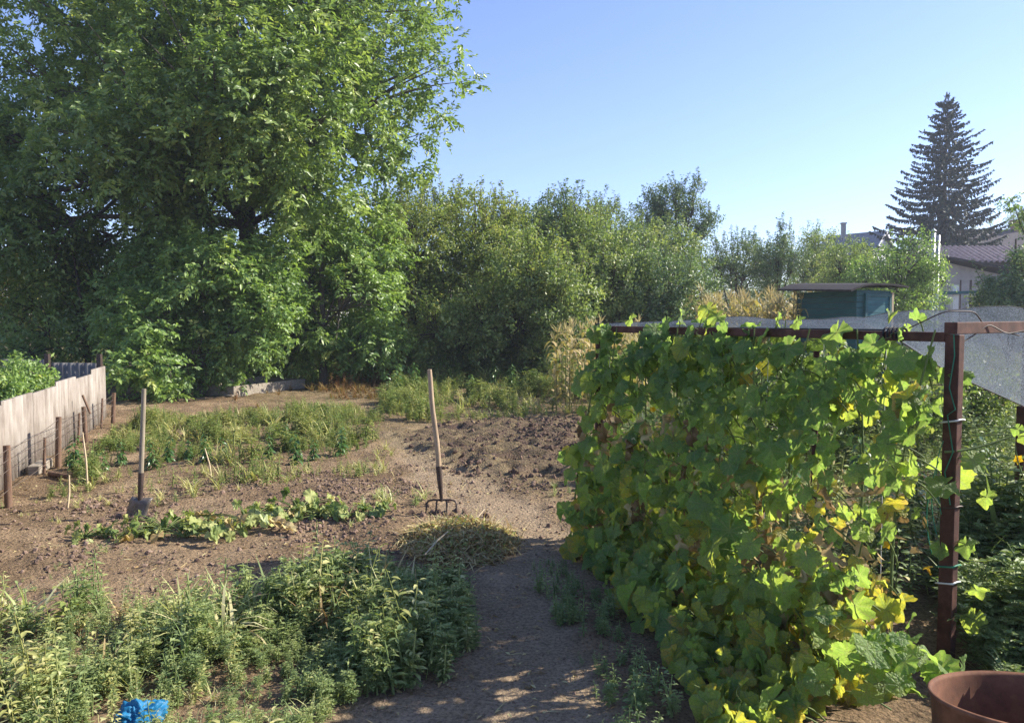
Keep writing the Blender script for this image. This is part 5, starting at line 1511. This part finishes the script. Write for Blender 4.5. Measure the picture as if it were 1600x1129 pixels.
# pepper plants, one by one
def pepper_plants():
    protos = []
    spots = [(118, 735, 1.15, 'tall dark pepper plant with hanging leaves nearest the fence posts'), (108, 728, .7, 'small pepper plant tucked behind the tall one by the fence'),
             (163, 735, .75, 'yellow green pepper plant left of the shovel handle'), (190, 728, .8, 'pepper plant just left of the shovel handle'), (238, 735, .95, 'bright pepper plant just right of the shovel handle'), (262, 726, .85, 'pepper plant second to the right of the shovel handle'),
             (295, 722, .75, 'smaller pepper plant midway along the weedy row'), (322, 728, .95, 'dark full pepper plant midway along the weedy row'), (352, 720, .8, 'pepper plant at the thick of the yellow weeds'), (420, 716, .85, 'pepper plant left of the dark leaved pair'),
             (445, 700, 1.0, 'dark leaved pepper plant standing behind the drooping one'), (464, 722, 1.1, 'drooping pepper plant in front, blackish at its foot'), (490, 716, .8, 'low pepper plant between the drooping one and the reddish one'), (532, 710, 1.05, 'pepper plant with dark reddish leaves at the right end of the weedy row')]
    rngp = np.random.default_rng(71)
    for v in range(3):
        root = thing('pepper_plant', '', 'pepper plant', (0, 0, 0), 'pepper plants in the weedy row')
        T = leafy_weed(80 + v, .36, 26, .095, .75, .48, LEAF_MID, .45)
        T.build('foliage', M['pepper_leaf'], root)
        st = MB(); tube(st, [(0, 0, -.03), (.01, 0, .12), (0, 0, .24)], [.007, .006, .004], 6); st.build('stem', M['stem_green'], root)
        protos.append(root)
    for i, (px, py, sc, lab) in enumerate(spots):
        p = gr(px, py); p[2] = zs(p[None])[0]
        if i < 3:
            o = protos[i]; o.location = p; o.scale = (sc,) * 3; o.rotation_euler = (0, 0, rngp.random() * 6); o['label'] = lab
        else: copy_thing(protos[i % 3], p, rngp.random() * 6, sc, lab, 'pepper plants in the weedy row')
    # bushes at the back of the plot
    back = [(622, 618, 1.7, 'bushy dark pepper plant at the back of the plot left of the pitchfork top'), (650, 612, 1.6, 'pepper bush right behind the pitchfork top'), (608, 616, 1.2, 'low pepper bush at the left end of the back clump'), (735, 625, 1.3, 'leafy green bush in the back weeds right of the pitchfork'),
            (800, 612, 1.5, 'leafy green bush in the back weeds in front of the dark plum trees'), (770, 605, 1.3, 'leafy bush standing deeper in the back weeds')]
    for i, (px, py, sc, lab) in enumerate(back):
        p = gr(px, py); p[2] = 0
        for k in range(1): copy_thing(protos[i % 3], p, rngp.random() * 6, sc * 1.25, lab, 'bushy peppers at the back of the plot')
    for i, (x, y, sc, lab) in enumerate([(2.75, 5.6, 1.5, 'pepper plant in the shade just right of the near trellis post'), (3.3, 6.2, 1.5, 'pepper plant under the sagging edge of the net'), (3.9, 6.3, 1.6, 'pepper plant under the net at the right edge'),
                                        (2.5, 6.8, 1.4, 'pepper plant half hidden behind the vine under the net'), (3.4, 7.4, 1.6, 'pepper plant deep under the middle of the net'), (4.6, 7.4, 1.6, 'pepper plant deep under the right part of the net')]):
        copy_thing(protos[i % 3], (x, y, 0), rngp.random() * 6, sc, lab, 'peppers under the shade net')
pepper_plants()

for k, (x, y, h, lab) in enumerate([(2.2, 8.2, 1.1, 'raspberry bush behind the vine, nearest the left trellis post'), (2.95, 8.9, 1.35, 'raspberry bush behind the vine, in front of the teal shed'), (3.7, 9.3, 1.5, 'raspberry bush under the middle of the shade net'),
                                    (4.6, 9.4, 1.5, 'raspberry bush behind the near trellis post'), (6.0, 10.0, 1.25, 'raspberry bush at the right edge under the net')]):
    tree('raspberry_bush', lab, (x, y, 0), [((x + dx, y + dy, h * dz), h * .30) for dx, dy, dz in ((0, 0, .7), (-.4, .1, .5), (.4, -.1, .5), (.1, .2, .3), (-.2, -.2, .3))], .018, 190, 20, .075, 'plum_leaf', 160 + k, 'bush',
         group='raspberry bushes behind the trellis', spread=.14, gap=.25, fork=.1, low=.04)

def squash_plants():
    rng = np.random.default_rng(73)
    spots = [(132, 838, .55, 'small wilting squash plant at the left end of the row, apart from the rest'), (218, 838, .55, 'wilted squash plant at the foot of the shovel'), (258, 832, .95, 'big pale leaved squash plant right of the shovel'), (288, 838, .7, 'yellowing squash plant leaning over the bare soil'),
             (350, 828, .75, 'squash plant casting a dark shadow in the middle of the row'), (388, 818, .9, 'fullest squash plant in the middle of the row'), (432, 812, .7, 'ragged squash plant left of the upright one'), (468, 800, .95, 'upright bright squash plant standing higher behind the row'),
             (500, 808, .7, 'squash plant with dark wilted leaves next to the upright one'), (545, 806, .6, 'low trailing squash plant near the right end of the row'), (588, 803, .4, 'smallest squash shoot at the right end of the row')]
    for i, (px, py, sc, lab) in enumerate(spots):
        p = gr(px, py); p[2] = zs(p[None])[0]
        root = thing('squash_plant', lab, 'squash plant', p, 'wilting squash plants in the front row')
        lv, st = MB(), MB(); n = int(10 + 13 * sc)
        a = rng.random(n) * 6.28; r = (.05 + .30 * rng.random(n) ** .7) * sc; z = (.03 + .22 * rng.random(n) * (1 - r / (.5 * sc))) * sc
        P = p + np.column_stack([r * np.cos(a) * 1.25, r * np.sin(a), z])
        D = np.column_stack([np.cos(a) * .6, np.sin(a) * .6, -.75 + rng.normal(0, .35, n)]) + rng.normal(0, .25, (n, 3))
        size = rng.uniform(.06, .14, n) * (.6 + .5 * sc)
        T = np.clip(rng.normal(.56, .24, n), 0, .98)
        R = frames(D, np.array([0, 0, .9]) + np.column_stack([np.cos(a), np.sin(a), a * 0]) * .6 + rng.normal(0, .35, (n, 3)))
        for k in range(3):
            q = np.arange(n) % 3 == k; put(lv, (PALM[k] if k else DRY[0]), P[q], R[q], size[q], size[q] * .8, T[q])
        for j in range(n):
            tube(st, bez(p + [0, 0, .01], (p + P[j]) / 2 + [0, 0, .07 * sc], P[j], 5), [.006, .005, .004, .004, .003], 5, cap=False)
        lv.build('foliage', M['squash_leaf'], root); st.build('stem', M['stem_green'], root)
    p = gr(432, 826); p[2] = .03
    m = MB(); put(m, DRY[1], np.tile(p, (3, 1)) + np.array([[0, 0, .02], [.05, -.03, .0], [.11, -.06, -.015]]), frames(np.array([[1, -.3, .1], [1, -.5, 0], [.8, -.2, -.1]]), np.array([[0, .1, 1], [0, -.3, 1], [.2, 0, 1.]])), .15, .13, np.array([.75, .62, .8]))
    tag(m.build('fallen_leaf', M['red_leaf'] if 'red_leaf' in M else M['dry_leaf'], origin=p), 'curled orange brown dead leaf lying in front of the squash row', 'dead leaf')
squash_plants()

# tall weed at the edge of the foreground clump and others in it
for k, (px, py, h, lab) in enumerate([(158, 950, .36, 'single tall weed with pale leaves at the back edge of the foreground clump'), (495, 900, .40, 'tall thin weed sprays at the right back of the foreground clump')]):
    p = gr(px, py); p[2] = zs(p[None])[0]
    root = thing('tall_weed', lab, 'weed', p)
    T = leafy_weed(140 + k, h, 20, .05, .25, .34, LEAF_MID, .6); mb = MB(); put_mesh(mb, T, p[None], np.array([.4]), np.array([1.0]), np.array([.1])); mb.build('foliage', M['weed_leaf'], root)

# crumpled blue plastic bag lying in the weeds
def blue_bag():
    rng = np.random.default_rng(88)
    c = gr(214, 1146); c[2] = -.01
    n, k = 90, 56; th = np.linspace(0, math.pi, k); ph = np.arange(n) * 2 * math.pi / n
    U = np.array([(math.sin(t) * math.cos(p), math.sin(t) * math.sin(p), math.cos(t)) for t in th for p in ph])
    r = 1 + .42 * (vnoise(U + 5, 1.6, 71) - .5) + .50 * (np.abs(vnoise(U + 5, 3.0, 72) - .5) * 2 - .4) + .26 * (np.abs(vnoise(U + 5, 7, 73) - .5) * 2 - .4)
    lobe = .55 * np.exp(-((U - unit(np.array([.75, .5, .55]))) ** 2).sum(1) / .16)
    V = U * (r + lobe)[:, None] * np.array([.085, .07, .062]); V[:, 2] = np.maximum(V[:, 2], -.05)
    q = np.arange(n); F = np.concatenate([np.column_stack([a * n + q, a * n + (q + 1) % n, (a + 1) * n + (q + 1) % n, (a + 1) * n + q]) for a in range(k - 1)])
    m = MB(); m.add(V + c + [0, 0, .07], F[:, ::-1])
    tag(m.build('plastic_bag', M['blue_plastic'], origin=c), 'crumpled bright blue plastic bag lying among the foreground weeds', 'plastic bag')
blue_bag()

# corn
def corn_proto(seed, H, dry):
    rng = np.random.default_rng(seed)
    root = thing('corn_plant', '', 'corn', (0, 0, 0))
    st = MB(); tube(st, [(0, 0, -.05), (.01, .0, H * .5), (.03, .01, H * .9)], [.016, .013, .007], 6, .5)
    st.build('stalk', M['corn_leaf'], root)
    lv = MB(); n = 11
    i = np.arange(n); z = H * (.12 + .74 * i / n); a = (i % 2) * math.pi + rng.normal(0, .45, n) + rng.random() * 6
    P = np.column_stack([.01 * np.cos(a), .01 * np.sin(a), z]); D = np.column_stack([np.cos(a), np.sin(a), 1.2 + rng.normal(0, .2, n)])
    for k in range(3):
        q = i % 3 == k; put(lv, blade(6, 2.2 + .35 * k), P[q], frames(D[q], np.column_stack([np.zeros(q.sum()), np.zeros(q.sum()), np.ones(q.sum())])), .62 * rng.uniform(.75, 1.15, q.sum()), .075, np.clip(dry + .25 * (1 - z[q] / H) + rng.normal(0, .15, q.sum()), 0, 1), zs=.62)
    lv.build('foliage', M['corn_leaf'], root)
    ts = MB(); m = 12; a = rng.random(m) * 6.28; e = rng.uniform(.7, 1.4, m)
    put(ts, BLADES[1], np.tile([.03, .01, H * .88], (m, 1)), frames(np.column_stack([np.cos(a) * np.cos(e), np.sin(a) * np.cos(e), np.sin(e)]), rdir(rng, m)), .26 * rng.uniform(.7, 1.2, m), .016, .9, zs=.2)
    ts.build('tassel', M['dry_leaf'], root)
    return root
def corn():
    rng = np.random.default_rng(91)
    protos = [corn_proto(92 + k, 1.75 + .1 * k, .45 + .1 * k) for k in range(4)]
    used = [0] * 4
    near = [];
    P = scatter(rng, np.array([(.68, 13.8), (2.2, 13.4), (3.0, 18.0), (.95, 18.0)]), 90)[:46]
    farp = scatter(rng, np.array([(5.2, 21.5), (8.9, 21.5), (9.6, 26.5), (5.6, 26.5)]), 200)[:120]
    idx = 0
    for group, pts, base, s0, z0 in (('drying corn plants beside the left trellis post', P, 'drying corn plant in the patch left of and behind the left trellis post', .86, 0), ('corn plants in the far patch left of the teal shed', farp, 'straw topped corn plant in the far patch left of the teal shed', 1.32, 0)):
        for p in pts:
            k = idx % 4; sc = s0 * rng.uniform(.88, 1.10); rz = rng.random() * 6.28
            if used[k] == 0:
                o = protos[k]; o.location = (p[0], p[1], 0); o.rotation_euler = (0, 0, rz); o.scale = (sc,) * 3; o['label'] = base; o['group'] = group; used[k] = 1
            else: copy_thing(protos[k], (p[0], p[1], 0), rz, sc, base, group)
            idx += 1
corn()

# ------------------------------------------------------------------ air
def haze():
    t = NT('haze')
    v = t.n('ShaderNodeVolumePrincipled'); v.inputs['Color'].default_value = (.80, .88, 1.0, 1); v.inputs['Density'].default_value = .0009
    v.inputs['Anisotropy'].default_value = .2
    t.l(v.outputs[0], t.out.inputs['Volume'])
    m = MB(); box(m, (0, 45, 14), (190, 130, 30))
    o = m.build('haze', t.m, smooth=False)
    tag(o, None, None, None, 'stuff')
haze()
